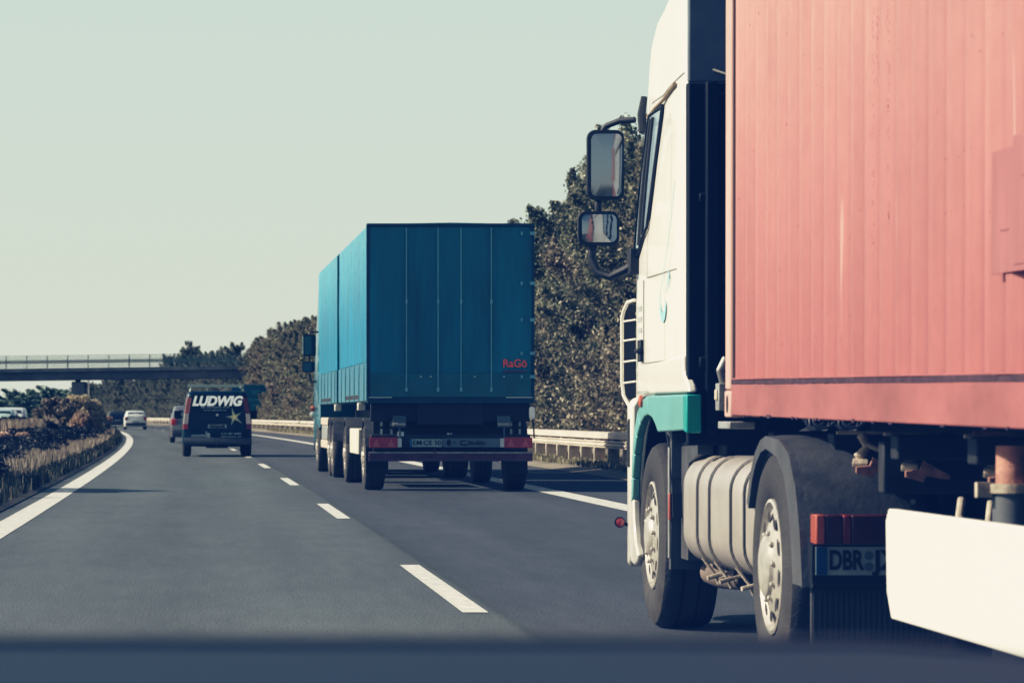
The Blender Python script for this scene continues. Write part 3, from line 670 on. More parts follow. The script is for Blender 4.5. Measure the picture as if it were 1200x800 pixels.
for sx in (-1,1):
    for yy in (0,-12.19):
        for zz in (0,2.48):
            cc=MB(); y0_,y1_=(yy,yy-.178) if yy==0 else (yy,yy+.178)
            a,b_=sorted((sx*1.222,sx*1.06)); lo,hi=sorted((y0_,y1_)); cc.box(a,b_,lo,hi,zz-.006,zz+.118)
            cc.m=1; cc.disc((sx*1.2245,(y0_+y1_)/2,zz+.056),.026,.042)
            cc.build('corner_casting',[M['cpost'],M['hole']],CN,bevel=.008)
ends=MB()
ends.box(-1.12,1.12,-.05,-.02,.0,2.56); ends.box(-1.16,1.16,-12.17,-12.13,.0,2.56); ends.box(-1.16,1.16,-12.13,-.05,.10,.13)
ends.build('end_panel',M['cpink'],CN)
rp_=MB(); rp_.box(-1.14,1.14,-12.13,-.06,2.55,2.575); rp_.build('roof',M['cpink'],CN)
# repair plates and welds on the left side (local y = Y-15.95, z = Z-1.145)
rpp=MB()
rpp.box(-1.210,-1.2035,-6.6,-5.33,.48,.86); rpp.box(-1.2125,-1.2105,-6.6,-5.62,.50,.89)
rpp.build('repair_plate',mat('repair_plate_pink',(.37,.15,.145),.6,var=.12,scale=5,stretch=(1,1,.3)),CN,bevel=.002)
wd=MB()
for z_,ks in ((.885,(16,17)),(.705,(16,17)),(.60,(19,20)),(.76,(20,21))):
    for k in ks:
        ya=-.20-.278*k; zz=z_+(.008 if k%2 else 0); xo=-1.2112 if z_ in (.60,) else (-1.2132 if z_==.76 else -1.2012)
        wd.box(xo,xo+.0025,ya-.075,ya+.03,zz,zz+.005)
for col_y,z0,z1 in ((-3.42,.4,2.4),(-3.70,.7,2.4),(-3.50,1.2,2.3)):
    for k in range(70):
        z_=random.uniform(z0,z1); y_=col_y+random.uniform(-.02,.02)
        wd.disc((-1.2025,y_,z_),random.uniform(.003,.006),random.uniform(.003,.009))
wd.build('weld_marks',mat('weld_brown',(.26,.10,.10),.8),CN,smooth=0)['kind']='stuff'
# ------------------------------------------------------------------ blue drawbar lorry
B=thing('drawbar_lorry','blue tarpaulin lorry with drawbar trailer seen from behind in the right lane','lorry',(3.757,51.3,0),R(.44))
Wd=1.252
def tarp(y0,y1,name,z0=1.40,z1=4.02):
    b_=MB(); n=int((y1-y0)*6)
    # side sheets with slight billow between hoops
    rings=[]
    for i in range(n+1):
        y=y0+(y1-y0)*i/n; e=min(1,min(i,n-i)/2)
        bul=.018*math.sin(i*2.1)+.012*math.sin(i*.9+1); bul*=e
        rings.append([(-Wd-bul*.6,y,z0),(-Wd-bul,y,(z0+z1)/2),(-Wd-bul*.5,y,z1-.06),(-Wd+.03,y,z1-.01),(-Wd+.15,y,z1+.0),(0,y,z1+.02),(Wd-.15,y,z1),(Wd-.03,y,z1-.01),(Wd+bul*.5,y,z1-.06),(Wd+bul,y,(z0+z1)/2),(Wd+bul*.6,y,z0)])
    b_.loft(rings,cap=True)
    return b_.build(name,M['bluetarp'],B,smooth=50)
tt=tarp(.05,8.65,'trailer_tarpaulin',1.95)
tf=tarp(9.45,17.2,'lorry_tarpaulin',1.95)
for nm,(a,b_) in (('trailer_dropside',(.03,8.67)),('lorry_dropside',(9.43,17.22))):
    d=MB(); d.box(-Wd-.015,Wd+.015,a,b_,1.36,1.94); k=a+.6
    for sx in (-1,1):
        k=a+.5
        while k<b_-.2: d.box(*sorted((sx*(Wd+.015),sx*(Wd+.03))),k,k+.05,1.37,1.95); k+=1.4
    o=d.build(nm,M['bluedrop'],B,bevel=.01)
    h=MB(); h.box(-Wd-.022,-Wd-.015,a+2.0,a+6.0,1.40,1.46); h.build('dropside_slot',M['hole'],o)
# rear face frame, seams, hinges
rf_=MB(); rf_.m=0
rf_.box(-Wd-.01,Wd+.01,-.03,.05,3.975,4.025); rf_.box(-Wd-.01,-Wd+.035,-.03,.05,1.40,3.975); rf_.box(Wd-.035,Wd+.01,-.03,.05,1.40,3.975); rf_.box(-Wd,Wd,-.03,.05,1.32,1.41)
rf_.build('rear_frame',M['bluedark'],B,bevel=.008)
cvn=MB(); n=24
rings=[]
for i in range(n+1):
    x=-Wd+.035+(2*Wd-.07)*i/n
    rings.append([(x,-.005-.008*math.sin(i*1.7),1.78),(x,-.010-.010*math.sin(i*1.3+2),2.6),(x,-.012-.008*math.sin(i*1.1),3.3),(x,-.005,3.974)])
cvn.loft(rings,cap=False,closed=False); cvn.build('rear_curtain',mat('blue_rear_curtain',(.0005,.175,.28),.4,var=.30,scale=2.2,stretch=(1,1,.12),bump=.4,bscale=2),B,smooth=60)
bdp=MB(); bdp.box(-Wd+.035,Wd-.035,-.022,-.005,1.415,1.78); bdp.build('tailboard',mat('tailboard_blue',(.001,.16,.235),.4,var=.2,scale=2,grime=(.07,.12,.14),gz=(1.3,2.0)),B,bevel=.006)
ed=MB(); ed.box(-Wd-.018,-Wd-.008,-.035,-.02,1.36,4.0); ed.build('corner_edging',M['seam'],B)
for x in (-.665,-.19,.155,.61):
    s_=MB(); s_.box(x-.008,x+.008,-.040,-.024,1.55,3.96); s_.box(x-.02,x+.02,-.045,-.03,1.50,1.56); s_.box(x-.018,x+.018,-.05,-.04,2.82,2.88); s_.build('tension_strap',M['seam'],B)
for z in (1.70,2.05,2.55,3.10,3.85):
    s_=MB(); s_.box(Wd-.06,Wd+.015,-.05,-.03,z,z+.05); s_.box(Wd-.20,Wd-.17,-.045,-.03,z,z+.05); build_each(s_,'hinge',M['seam'],B)
ht=MB()
for x in (-.45,-.3,.36,.8): ht.box(x-.01,x+.014,-.04,-.024,1.715,1.735)
ht.box(-Wd+.02,-.88,-.045,-.03,1.405,1.42); ht.box(.83,Wd-.02,-.045,-.03,1.405,1.42)
build_each(ht,'tarpaulin_hook',M['palelet'],B)
text('RaGö',.165,(.965,-.035,1.92),M['redlet'],B,bold=.004,width=.36)
ul=MB(); ul.box(.78,1.15,-.04,-.03,1.79,1.815); ul.build('faint_subtitle',mat('dim_red_print',(.15,.08,.12),.6),B)
# underside
und=MB()
und.box(-.5,.5,.0,8.6,1.0,1.32); und.box(-1.2,1.2,.06,.16,1.05,1.32); und.box(-.45,.45,8.6,9.75,.65,.78); und.box(-.5,.5,9.8,20.2,.75,1.25)
und.box(-1.0,1.0,1.0,1.8,.55,.85); und.box(-1.1,1.1,12,12.9,.5,.9); und.box(-1.15,1.15,.30,.34,.55,1.30)
und.box(-1.2,1.2,-.0,.10,.66,.86); und.build('chassis_frame',M['chassis'],B,bevel=.01)
un=MB(); un.m=0; un.box(-1.23,1.23,-.06,.02,.455,.60); un.m=1; un.box(-1.22,1.22,-.066,-.0605,.575,.595); un.m=2; un.box(-1.22,-.25,-.063,-.0602,.50,.56); un.box(-.22,1.22,-.063,-.0602,.50,.56)
un.box(-.255,-.235,-.075,-.06,.44,.66)
un.build('underrun_bar',[mat('underrun_purple',(.11,.06,.085),.5,var=.2),M['greypart'],mat('underrun_dull_red',(.12,.045,.07),.5,var=.3,scale=8)],B,bevel=.006)
for sx in (-1,1):
    tl=MB(); tl.m=0; a,b_=sorted((sx*1.22,sx*.80)); tl.box(a,b_,-.09,-.0,.655,.815)
    tl.m=1
    for (xc,wd_) in ((1.12,.055),(.90,.04)):
        tl.add([(sx*xc-.06,-.093,.675),(sx*xc+.06,-.093,.675),(sx*xc,-.093,.79)],[(0,1,2)])
    tl.m=2; a,b_=sorted((sx*.80,sx*.74)); tl.box(a,b_,-.085,0,.665,.80)
    tl.build('tail_light',[mat('lamp_red',(.30,.03,.05),.3,var=.2,coat=.5),mat('lamp_pale_red',(.42,.12,.13),.3),M['palelet']],B)
np_=MB(); np_.m=0; np_.box(-.62,-.135,-.078,-.07,.67,.79); np_.m=1; np_.box(-.62,-.585,-.081,-.0785,.672,.788)
npo=np_.build('number_plate',[mat('shaded_plate',(.30,.38,.40),.5),M['euro']],B,smooth=0)
text('EM·CE 50',.10,(-.36,-.083,.73),M['ink'],npo,bold=.001,width=.42)
bd=MB(); bd.box(-.125,.74,-.075,-.068,.665,.80); bdo=bd.build('name_board',mat('greyblue_board',(.13,.17,.20),.5,var=.15),B)
bm_=MB(); bm_.disc((-.03,-.079,.735),.035,.05,'y'); bm_.disc((.05,-.079,.735),.012,.02,'y')
random.seed(3); xx=.14
bm_.tube([(.22,-.079,.765),(.16,-.079,.765),(.14,-.079,.73),(.16,-.079,.70),(.24,-.079,.70)],.009,n=5)
for k in range(6):
    bm_.tube([(.26+k*.042,-.079,.70+.01*(k%2)),(.275+k*.042,-.079,.77-.01*(k%3)),(.29+k*.042,-.079,.71)],.007,n=5)
bm_.build('black_script',M['ink'],bdo)
for x in (-.78,.79):
    s_=MB(); s_.box(x-.09,x+.11,-.03,.05,.96,1.14); s_.m=1; s_.box(x-.085,x+.105,-.045,-.03,.99,1.03); s_.m=0; s_.box(x+.0,x+.03,-.03,.0,.80,.96); s_.build('buffer_bracket',[mat('shade_steel',(.10,.13,.16),.4,metal=.4),M['greypart']],B,bevel=.01)
rb=MB()
for x in (-1.02,-.87,.94,1.07):
    for z,h in ((.98,.09),(.86,.08)): rb.box(x-.018,x+.018,.28,.30,z,z+h)
rb.box(-.80,-.70,-.01,.0,.83,.90); rb.box(.0,.02,-.02,0,.86,.88); rb.box(-.05,-.02,-.02,0,.85,.88)
build_each(rb,'small_fitting',M['palelet'],B)
# wheels (outer face flush with the body side)
for y,k in ((1.3,'steer'),(7.0,'steer'),(11.7,'drive'),(13.0,'steer'),(18.3,'steer')):
    wheel(k,B,(-Wd+.02,y,.5),-1); wheel(k,B,(Wd-.02,y,.5),1)
    if y in(1.3,11.7): pass
for y in (1.3,7.0,11.7,13.0):
    for sx in (-1,1):
        m_=MB(); arc=[(y+.58*math.cos(R(a)),.52+.56*math.sin(R(a))) for a in range(15,166,15)]; arc2=[(y+.61*math.cos(R(a)),.52+.59*math.sin(R(a))) for a in range(15,166,15)]
        a,b_=sorted((sx*(Wd-.01),sx*(Wd-.38))); m_.strip(arc,arc2,'x',a,b_); m_.build('mudguard',M['fender'],B)
mf=MB()
for sx in (-1,1): a,b_=sorted((sx*(Wd-.02),sx*(Wd-.36))); mf.box(a,b_,.70,.72,.25,.66)
build_each(mf,'mud_flap',M['black'],B)
tbx=MB(); tbx.box(-Wd+.02,-Wd+.55,3.0,5.5,.52,.93); tbx.build('toolbox',mat('cream_toolbox',(.62,.58,.48),.5,var=.06),B,bevel=.02)
bx2=MB(); bx2.m=0; bx2.box(-Wd+.04,-Wd+.5,14.3,17.2,.95,1.10); bx2.box(-Wd+.04,-Wd+.5,14.3,17.2,.50,.66); bx2.m=1; bx2.box(-Wd+.05,-Wd+.5,14.6,17.0,.66,.95); bx2.build('battery_carrier',[M['castcream'],M['greypart']],B,bevel=.02)
wb=MB(); wb.box(-Wd-.02,-Wd+.10,2.2,2.5,1.22,1.34); wb.box(-Wd-.02,-Wd+.10,9.9,10.2,1.22,1.34); build_each(wb,'side_lamp',M['white'],B,bevel=.01)
# cab of the blue lorry
cb=MB(); rings=[]
def cr_(y,zb,zt,hw): 
    return [(-hw,y,zb),(-hw,y,1.6),(-hw+.03,y,2.4),(-hw+.1,y,zt-.1),(-hw+.25,y,zt),(hw-.25,y,zt),(hw-.1,y,zt-.1),(hw-.03,y,2.4),(hw,y,1.6),(hw,y,zb)]
cb.loft([cr_(17.6,.9,3.9,1.20),cr_(17.7,.9,3.95,1.22),cr_(19.6,.6,3.95,1.24),cr_(20.5,.4,3.85,1.22),cr_(21.0,.4,2.3,1.1)]); cb.build('cab_body',mat('blue_cab_paint',(.01,.14,.2),.3,coat=.5),B,smooth=45)
cbm=MB()
cbm.tube([(-1.25,19.0,2.85),(-1.45,19.05,2.87),(-1.50,19.05,2.75)],.02); cbm.tube([(-1.48,19.05,2.35),(-1.48,19.05,2.25)],.02); cbm.tube([(-1.48,19.05,2.0),(-1.44,19.05,1.82),(-1.3,19.0,1.85),(-1.22,18.95,2.0)],.025)
cbm.loft([[(x,y,z) for x,z in rrect(-1.48,2.58,h,v,.05)] for y,h,v in ((18.98,.135,.22),(19.03,.135,.22),(19.09,.08,.16))])
cbm.loft([[(x,y,z) for x,z in rrect(-1.50,2.14,h,v,.04)] for y,h,v in ((18.98,.13,.11),(19.03,.13,.11),(19.09,.08,.07))])
cbo=cbm.build('mirror_housing',M['black'],B); cbo.location.x=.11
cg_=MB(); cg_.m=0; cg_.prism(rrect(-1.475,2.58,.11,.19,.04),'y',18.970,18.976); cg_.prism(rrect(-1.50,2.14,.11,.09,.03),'y',18.970,18.976); cg_.m=1; cg_.box(-1.628,-1.605,18.965,19.0,2.40,2.77)
cg_.build('mirror_glass',[M['glass'],M['white']],cbo)
cl=MB(); cl.m=0; cl.revolve([(.06,0),(.06,-.05),(.02,-.07)],(-1.32,18.6,1.16),axis='y',n=12); cl.m=1; cl.tube([(-1.30,18.8,1.30),(-1.3,18.75,1.26)],.05,n=10); cl.m=0; cl.tube([(-1.25,18.62,1.16),(-1.35,18.62,1.16)],.02)
cl.build('corner_marker',[M['white'],M['orange']],B)
# white marker lamp on a stalk at the rear right
mk=MB(); mk.m=0; mk.loft([[(x,y,z) for x,z in rrect(1.225,1.18,.045*k_,.095*k_,.04*k_)] for y,k_ in ((.00,1),(-.03,1),(-.05,.7))]); mk.m=1; mk.tube([(1.235,0,1.09),(1.25,0,.95),(1.26,0,.80)],.012); mk.build('marker_lamp',[M['letter'],M['black']],B)

# ------------------------------------------------------------------ generic body loft for cars and vans (rear at y=0, front +y)
def body_loft(stn, n=6):
    """stn: (y, z_bottom, z_belt, z_top, half_bottom, half_belt, half_top)"""
    rings=[]
    for y,zb,zk,zt,hb,hk,ht in stn:
        l=[(-hb+.04,zb),(-hb,zb+.06),(-hk,(zb+zk)/2),(-hk,zk),(-(hk+ht)/2-.01,(zk+zt)/2),(-ht,zt-.06),(-ht+.05,zt-.015),(-ht+.16,zt),(0,zt+.012)]
        pts=l+[(-x,z) for x,z in reversed(l[:-1])]
        rings.append([(x,y,z) for x,z in pts])
    return rings
def add_car(name,label,cat,rel,Y,paint,style='hatch',w=1.78,l=4.2,h=1.47,rz=None,flip=False,group=None,rot=None):
    rzv=heading(Y) if rz is None else rz
    t=thing(name,label,cat,P(rel,Y,0),rzv+(math.pi if flip else 0),group)
    hw=w/2; b_=MB()
    if style=='hatch':
        st=[(0.0,.34,.88,.94,hw-.14,hw-.12,hw-.20),(.05,.24,.92,1.02,hw-.06,hw-.05,hw-.16),(.16,.22,.95,1.16,hw-.02,hw-.02,hw-.17),(.50,.22,.96,1.40,hw,hw,hw-.20),(.9,.22,.96,h,hw,hw,hw-.20),(1.8,.22,.95,h+.01,hw,hw,hw-.18),(2.5,.22,.93,h-.06,hw,hw,hw-.2),(3.1,.22,.92,1.0,hw,hw,hw-.12),(3.8,.24,.80,.86,hw-.03,hw-.04,hw-.15),(4.1,.28,.68,.72,hw-.12,hw-.12,hw-.25),(l,.35,.6,.62,hw-.2,hw-.2,hw-.35)]
    else: # van
        st=[(0.0,.42,1.02,h-.10,hw-.10,hw-.08,hw-.20),(.05,.34,1.05,h-.02,hw-.03,hw-.02,hw-.15),(.12,.30,1.05,h,hw,hw,hw-.13),(3.0,.30,1.05,h+.02,hw,hw,hw-.13),(3.5,.30,1.05,h-.02,hw,hw,hw-.14),(4.05,.30,1.02,1.25,hw,hw,hw-.14),(4.6,.32,.90,1.0,hw-.04,hw-.04,hw-.2),(l,.38,.7,.75,hw-.2,hw-.2,hw-.4)]
    b_.loft(body_loft(st)); b_.build('body',paint,t,smooth=42)
    for yy in (.82,l-.85):
        wheel('car',t,(-hw+.01,yy,.31),-1,r=.31,w=.2,rr=.19); wheel('car',t,(hw-.01,yy,.31),1,r=.31,w=.2,rr=.19)
    return t,hw
def small_hatch(t,hw,h,lampcol,plate=True):
    g=MB(); g.prism([(-hw+.24,1.0),(hw-.24,1.0),(hw-.30,1.30),(hw-.42,1.35),(-hw+.42,1.35),(-hw+.30,1.30)],'y',0,.004); go=g.build('rear_window',M['glass'],t); 
    # lay the pane on the slanted hatch
    for v in go.data.vertices: v.co.y += float(np.interp(v.co.z,[.98,1.16,1.40],[.015,.12,.45]))
    for sx in (-1,1):
        sgl=MB(); sgl.prism([(.55,.98),(1.0,1.34),(2.0,1.38),(2.7,1.0)],'x',sx*(hw-.05)-.002,sx*(hw-.05)+.002); so_=sgl.build('side_window',M['glass'],t)
        for v in so_.data.vertices: v.co.x -= sx*(v.co.z-.98)*.30 - sx*.045
        tl=MB(); tl.loft([[(x,y,z) for x,z in rrect(sx*(hw-.16),.86,.11*k,.12*k,.04*k)] for y,k in ((.06,1.1),(-.01,1),(-.025,.8))]); tl.build('tail_light',lampcol,t)
    if plate:
        p_=MB(); p_.box(-.26,.26,-.02,-.008,.58,.69); p_.build('number_plate',M['plate'],t)
    bu=MB(); bu.loft([[(x,y,z) for x,z in rrect(0,.42,hw-.10,.12*k,.05*k)] for y,k in ((.12,1.0),(-.02,1.0),(-.04,.7))]); bu.build('bumper',M['bumper'],t)

# white hatchback ahead in our lane, dark one before it, silver one beside the van
t,hw=add_car('hatchback','white hatchback seen from behind at the far bend, right of the dark car','car',-.2,267,M['whitecar']); small_hatch(t,hw,1.47,M['red'])
t,hw=add_car('hatchback','small dark car farthest ahead at the bend, left of the white hatchback','car',-.1,322,M['darkcar']); small_hatch(t,hw,1.47,M['redpaint'])
t,hw=add_car('hatchback','silver car with red tail light half hidden behind the left of the dark blue van','car',.60,141.5,M['silver'],w=1.82,h=1.52); small_hatch(t,hw,1.52,mat('bright_red_lamp',(.65,.06,.05),.3,coat=.4))
t,hw=add_car('oncoming_van','white van coming the other way behind the pale dry grass','van',-8.6,196,M['whitecar'],style='van',w=1.9,l=4.8,h=1.55,flip=True)
g=MB(); g.prism([(-.72,.98),(.72,.98),(.62,1.42),(-.62,1.42)],'y',4.30,4.31); go=g.build('windscreen',M['glass'],t)
for v in go.data.vertices: v.co.y -= (v.co.z-1.0)*1.0-.02
for sx in (-1,1):
    g=MB(); g.loft([[(x,y,z) for x,z in rrect(sx*.72,.78,.12*k,.09*k,.03*k)] for y,k in ((4.5,1.1),(4.74,1))]); g.build('headlight',M['letter'],t)
t,hw=add_car('oncoming_van','pale green-white van coming the other way at the left edge of the photo','van',-8.4,168,mat('pale_mint_paint',(.50,.62,.56),.3,coat=.5),style='van',w=1.9,l=4.8,h=1.42,flip=True)
g=MB(); g.prism([(-.80,.92),(.80,.92),(.66,1.34),(-.66,1.34)],'y',4.30,4.31); go=g.build('windscreen',M['glass'],t)
for v in go.data.vertices: v.co.y -= (v.co.z-1.0)*1.0-.04
for sx in (-1,1):
    g=MB(); g.loft([[(x,y,z) for x,z in rrect(sx*.72,.75,.12*k,.09*k,.03*k)] for y,k in ((4.5,1.1),(4.74,1))]); g.build('headlight',M['letter'],t)

# ------------------------------------------------------------------ dark blue van
V=thing('delivery_van','dark blue van with white LUDWIG lettering and yellow star on its rear doors','van',(.458,93.9,0),R(.5))
hw=.95; H=1.80
vb_=MB()
vb_.loft(body_loft([(0.0,.42,1.0,H-.10,hw-.06,hw-.05,hw-.17),(.05,.32,1.02,H-.02,hw-.02,hw-.01,hw-.15),(.12,.28,1.02,H,hw,hw,hw-.13),(3.0,.28,1.02,H+.02,hw,hw,hw-.13),(3.45,.28,1.02,H-.02,hw,hw,hw-.14),(4.0,.28,1.0,1.25,hw,hw,hw-.14),(4.6,.32,.9,1.0,hw-.04,hw-.04,hw-.2),(4.8,.38,.7,.75,hw-.2,hw-.2,hw-.4)]))
vb_.build('body',M['vanblue'],V,smooth=40)
dr=MB(); dr.prism(rrect(0,1.16,.755,.56,.08),'y',-.012,.02); dro=dr.build('rear_door',M['vanblue'],V,bevel=.01)
gw=MB(); gw.prism([(-.67,1.20),(.67,1.20),(.62,1.66),(-.62,1.66)],'y',-.018,-.0135); gw.build('rear_window',mat('tinted_window_teal',(.005,.028,.045),.25,spec=.3),dro)
hdl=MB(); hdl.box(-.30,.30,-.03,-.012,.95,.975); hdl.build('door_handle',M['black'],dro)
for sx in (-1,1):
    tl=MB(); xa=lambda z: sx*(.925-.14*max(0,(z-1.02)/.78))
    segs=[(.76,.90,0),(.905,1.19,1),(1.195,1.62,2)]
    for z0,z1,mi in segs:
        tl.m=mi if sx<0 else [3,1,3][mi]
        tl.add([(xa(z0)+sx*.02,.10,z0),(xa(z0),-.02,z0),(xa(z0)-sx*.13,-.025,z0),(xa(z1)+sx*.02,.10,z1),(xa(z1),-.02,z1),(xa(z1)-sx*.12,-.025,z1)],[(0,1,4,3),(1,2,5,4),(3,4,5),(0,2,1)])
    tl.build('tail_light',[mat('lamp_red_mid',(.55,.07,.06),.3,coat=.3),mat('lamp_white',(.78,.66,.60),.3),mat('lamp_rose',(.62,.22,.18),.3),mat('lamp_dim',(.22,.06,.09),.4)],V,smooth=0)
rk=MB()
for y in (.25,1.3,2.6): rk.box(-.80,.74,y,y+.07,1.93,1.995)
for sx in (-1,1):
    for y in (.28,1.33,2.63): rk.tube([(sx*.74,y,1.78),(sx*.70,y,1.95)],.022); rk.tube([(sx*.25,y,1.80),(sx*.25,y,1.94)],.016)
    rk.tube([(sx*.68,.2,1.93),(sx*.68,2.8,1.93)],.018)
rk.build('roof_rack',mat('pale_rack',(.55,.62,.55),.4,metal=.2),V)
text('LUDWIG',.355,(-.015,-.024,1.52),M['glowlet'],dro,bold=.018,shear=.28,width=1.40)
sub=MB(); random.seed(5)
def blocks(b_,x0,x1,z,h,y=-.0235,word=(.05,.14),gap=.02):
    x=x0
    while x<x1:
        w_=random.uniform(.018,.034); b_.box(x,min(x+w_,x1),y,y+.003,z,z+h*random.uniform(.7,1)); x+=w_+random.uniform(.008,.014)
        if random.random()<.12: x+=.03
blocks(sub,-.45,.33,1.335,.055); blocks(sub,-.38,.27,1.265,.035)
sub.build('small_lettering',mat('dim_white_print',(.42,.50,.50),.5),dro)
lo_=MB(); blocks(lo_,-.71,-.25,.545,.075,y=-.0155); lo_.disc((-.24,-.0155,.58),.05,.085,'y'); lo_.disc((-.30,-.0155,.66),.02,.05,'y'); blocks(lo_,.11,.66,.62,.045,y=-.0155); blocks(lo_,.11,.66,.54,.04,y=-.0155); lo_.build('lower_lettering',M['palelet'],dro)
em=MB(); em.disc((0,-.026,1.15),.035,.035,'y'); em.build('round_badge',M['letter'],dro)
star=MB(); pts_=[]
for k in range(10):
    a=R(105+36*k); r_=.25 if k%2==0 else .075; 
    if k==0 or k==6 : r_=.29
    pts_.append((.47+r_*math.cos(a),1.09+r_*math.sin(a)))
star.m=0; star.add([(x,-.024,z) for x,z in pts_]+[(.47,-.024,1.09)],[(k,(k+1)%10,10) for k in range(10)])
star.m=1; pi_=[(.47+(x-.47)*.5,1.09+(z-1.09)*.5) for x,z in pts_]; star.add([(x,-.027,z) for x,z in pi_]+[(.47,-.027,1.09)],[(k,(k+1)%10,10) for k in range(10)])
star.build('star',[mat('pale_star_edge',(.45,.52,.42),.5),M['yellow']],dro,smooth=0)
vp=MB(); vp.box(-.26,.26,-.022,-.012,.79,.89); vpo=vp.build('number_plate',mat('grey_plate',(.42,.46,.44),.5),dro)
vpl=MB(); blocks(vpl,-.20,.24,.80,.08,y=-.0265); vpl.build('plate_lettering',M['ink'],vpo)
bu=MB(); bu.loft([[(x,y,z) for x,z in rrect(0,.43,hw-.03,.10*k,.05*k)] for y,k in ((.25,1.0),(-.06,1.0),(-.09,.7))]); bu.build('bumper',M['bumper'],V,smooth=50)
tow=MB(); tow.tube([(0,-.05,.33),(0,-.16,.34),(0,-.16,.42)],.02); tow.box(-.3,.3,.1,.2,.24,.34); tow.build('tow_bar',M['chassis'],V)
for yy in (.85,3.9):
    wheel('car',V,(-hw+.01,yy,.33),-1,r=.33,w=.22,rr=.2); wheel('car',V,(hw-.01,yy,.33),1,r=.33,w=.22,rr=.2)
vm=MB()
for sx in (-1,1): vm.loft([[(x,y,z) for x,z in rrect(sx*1.08,1.16,.10*k,.11*k,.03*k)] for y,k in ((3.45,1),(3.5,1),(3.58,.6))]); vm.tube([(sx*.93,3.5,1.1),(sx*1.03,3.5,1.12)],.025)
vm.build('wing_mirror',M['black'],V)

# ------------------------------------------------------------------ guard rail on the right
rel0=8.75
GR=thing('guard_rail','long cream-grey steel crash barrier along the right verge','crash barrier',P(rel0,60,.13),0)
def gbeam(name,prof,ys,m):
    rings=[[ (rel0+dx-c(Y)-P(rel0,60)[0], Y-60, z-.0) for dx,z in prof] for Y in ys]
    b_=MB(); b_.loft(rings); return b_.build(name,m,GR,smooth=30)
gy=[40+3*i for i in range(150)]
gbeam('top_beam',[(0,.50),(-.05,.52),(-.05,.64),(0,.66),(.13,.66),(.15,.64),(.15,.52),(.13,.50)],gy,M['steelrail'])
gbeam('lower_beam',[(-.12,.33),(-.08,.345),(-.12,.375),(-.12,.40),(-.08,.42),(-.12,.455),(-.09,.475),(-.04,.41),(-.08,.33)],gy,M['steelrail'])
ys_=[40+2.4*i for i in range(52)]; ys_+= [ys_[-1]+5.5*(i+1) for i in range(46)]
pb=MB(); pb.box(-.125,.12,-.04,.04,-.15,.325); pb.box(-.03,.16,-.015,.03,.325,.498)
pp=pb.build('post',M['post'],GR,bevel=.01)
for i,Y in enumerate(ys_):
    o=pp if i==0 else pp.copy()
    if i: COL.objects.link(o); o.parent=GR
    o.location=(rel0-c(Y)-P(rel0,60)[0],Y-60,0)
# delineators
dl=thing('delineator_post','white roadside marker post in front of the hedge, near the blue sign','marker post',P(10.0,238,.15))
b_=MB(); b_.m=0; b_.prism([(-.07,0),(.07,0),(.07,1.0),(0,1.08),(-.07,1.0)],'y',-.04,.04); b_.m=1; b_.prism([(-.072,.72),(.072,.68),(.072,.88),(-.072,.92)],'y',-.042,.042); b_.build('post',[M['letter'],M['ink']],dl)
d2=thing('delineator_post','white roadside marker post at the far bend beside the white hatchback','marker post',P(6.4,262,.0))
b_=MB(); b_.m=0; b_.prism([(-.07,0),(.07,0),(.07,1.0),(0,1.08),(-.07,1.0)],'y',-.04,.04); b_.m=1; b_.prism([(-.072,.72),(.072,.68),(.072,.88),(-.072,.92)],'y',-.042,.042); b_.build('post',[M['letter'],M['ink']],d2)

# ------------------------------------------------------------------ motorway sign
SG=thing('motorway_sign','blue motorway sign standing beyond the barrier, partly hidden by the dark blue van','sign',P(9.75,279,.15))
b_=MB(); b_.m=0; b_.box(-1.9,1.25,0,.08,1.35,3.62); b_.m=1; b_.box(-1.94,1.29,.0,.09,3.62,3.68); b_.m=0; b_.box(-.62,.85,0,.08,.78,1.33)
b_.build('sign_panel',[M['signblue'],mat('sign_edge_grey',(.2,.3,.35),.5)],SG)
b_=MB()
for (x0,x1,z) in ((-.2,.6,3.05),(-.1,.5,2.85),(-.4,.8,2.3),(-.1,.4,1.8)):
    b_.box(x0,x1,-.012,-.008,z,z+.10)
b_.build('sign_lettering',M['signlet'],SG)
b_=MB(); b_.tube([(-1.0,.14,-.4),(-1.0,.14,3.4)],.05); b_.tube([(.6,.14,-.4),(.6,.14,3.4)],.05); build_each(b_,'sign_pole',M['pole'],SG); SG.scale=(.93,.93,.95)

# ------------------------------------------------------------------ bridge
BR=thing('road_bridge','grey concrete road bridge with railing crossing over the motorway','bridge',(-12,333,0))
def gz(x): return 4.36+ .0125*(x+12+8)*1.0
def brbox(b_,x0,x1,y0,y1,z0,z1,n=20):
    for i in range(n):
        a=x0+(x1-x0)*i/n; c_=x0+(x1-x0)*(i+1)/n
        za,zb=gz(a),gz(c_)
        b_.add([(a,y0,za+z0),(c_,y0,zb+z0),(c_,y1,zb+z0),(a,y1,za+z0),(a,y0,za+z1),(c_,y0,zb+z1),(c_,y1,zb+z1),(a,y1,za+z1)],[(3,2,1,0),(4,5,6,7),(0,1,5,4),(2,3,7,6)]+([(3,0,4,7)] if i==0 else [])+([(1,2,6,5)] if i==n-1 else []))
b_=MB(); brbox(b_,-60,22,.6,9.4,0,.78); b_.build('girder',M['girder'],BR,smooth=0)
b_=MB(); brbox(b_,-60,22,0,10,.782,1.12); b_.build('deck',M['concrete'],BR,smooth=0)
b_=MB()
for y in (.1,9.9):
    for z,h in ((2.32,.05),(2.02,.03),(1.75,.12),(1.25,.03)): brbox(b_,-60,22,y-.03,y+.03,z,z+h,1)
    for x in np.arange(-60,22,.14): 
        if y<1: b_.box(x,x+.045,y-.012,y+.012,gz(x)+1.25,gz(x)+2.02)
b_.build('railing',M['railing'],BR,smooth=0)
k=-59.0
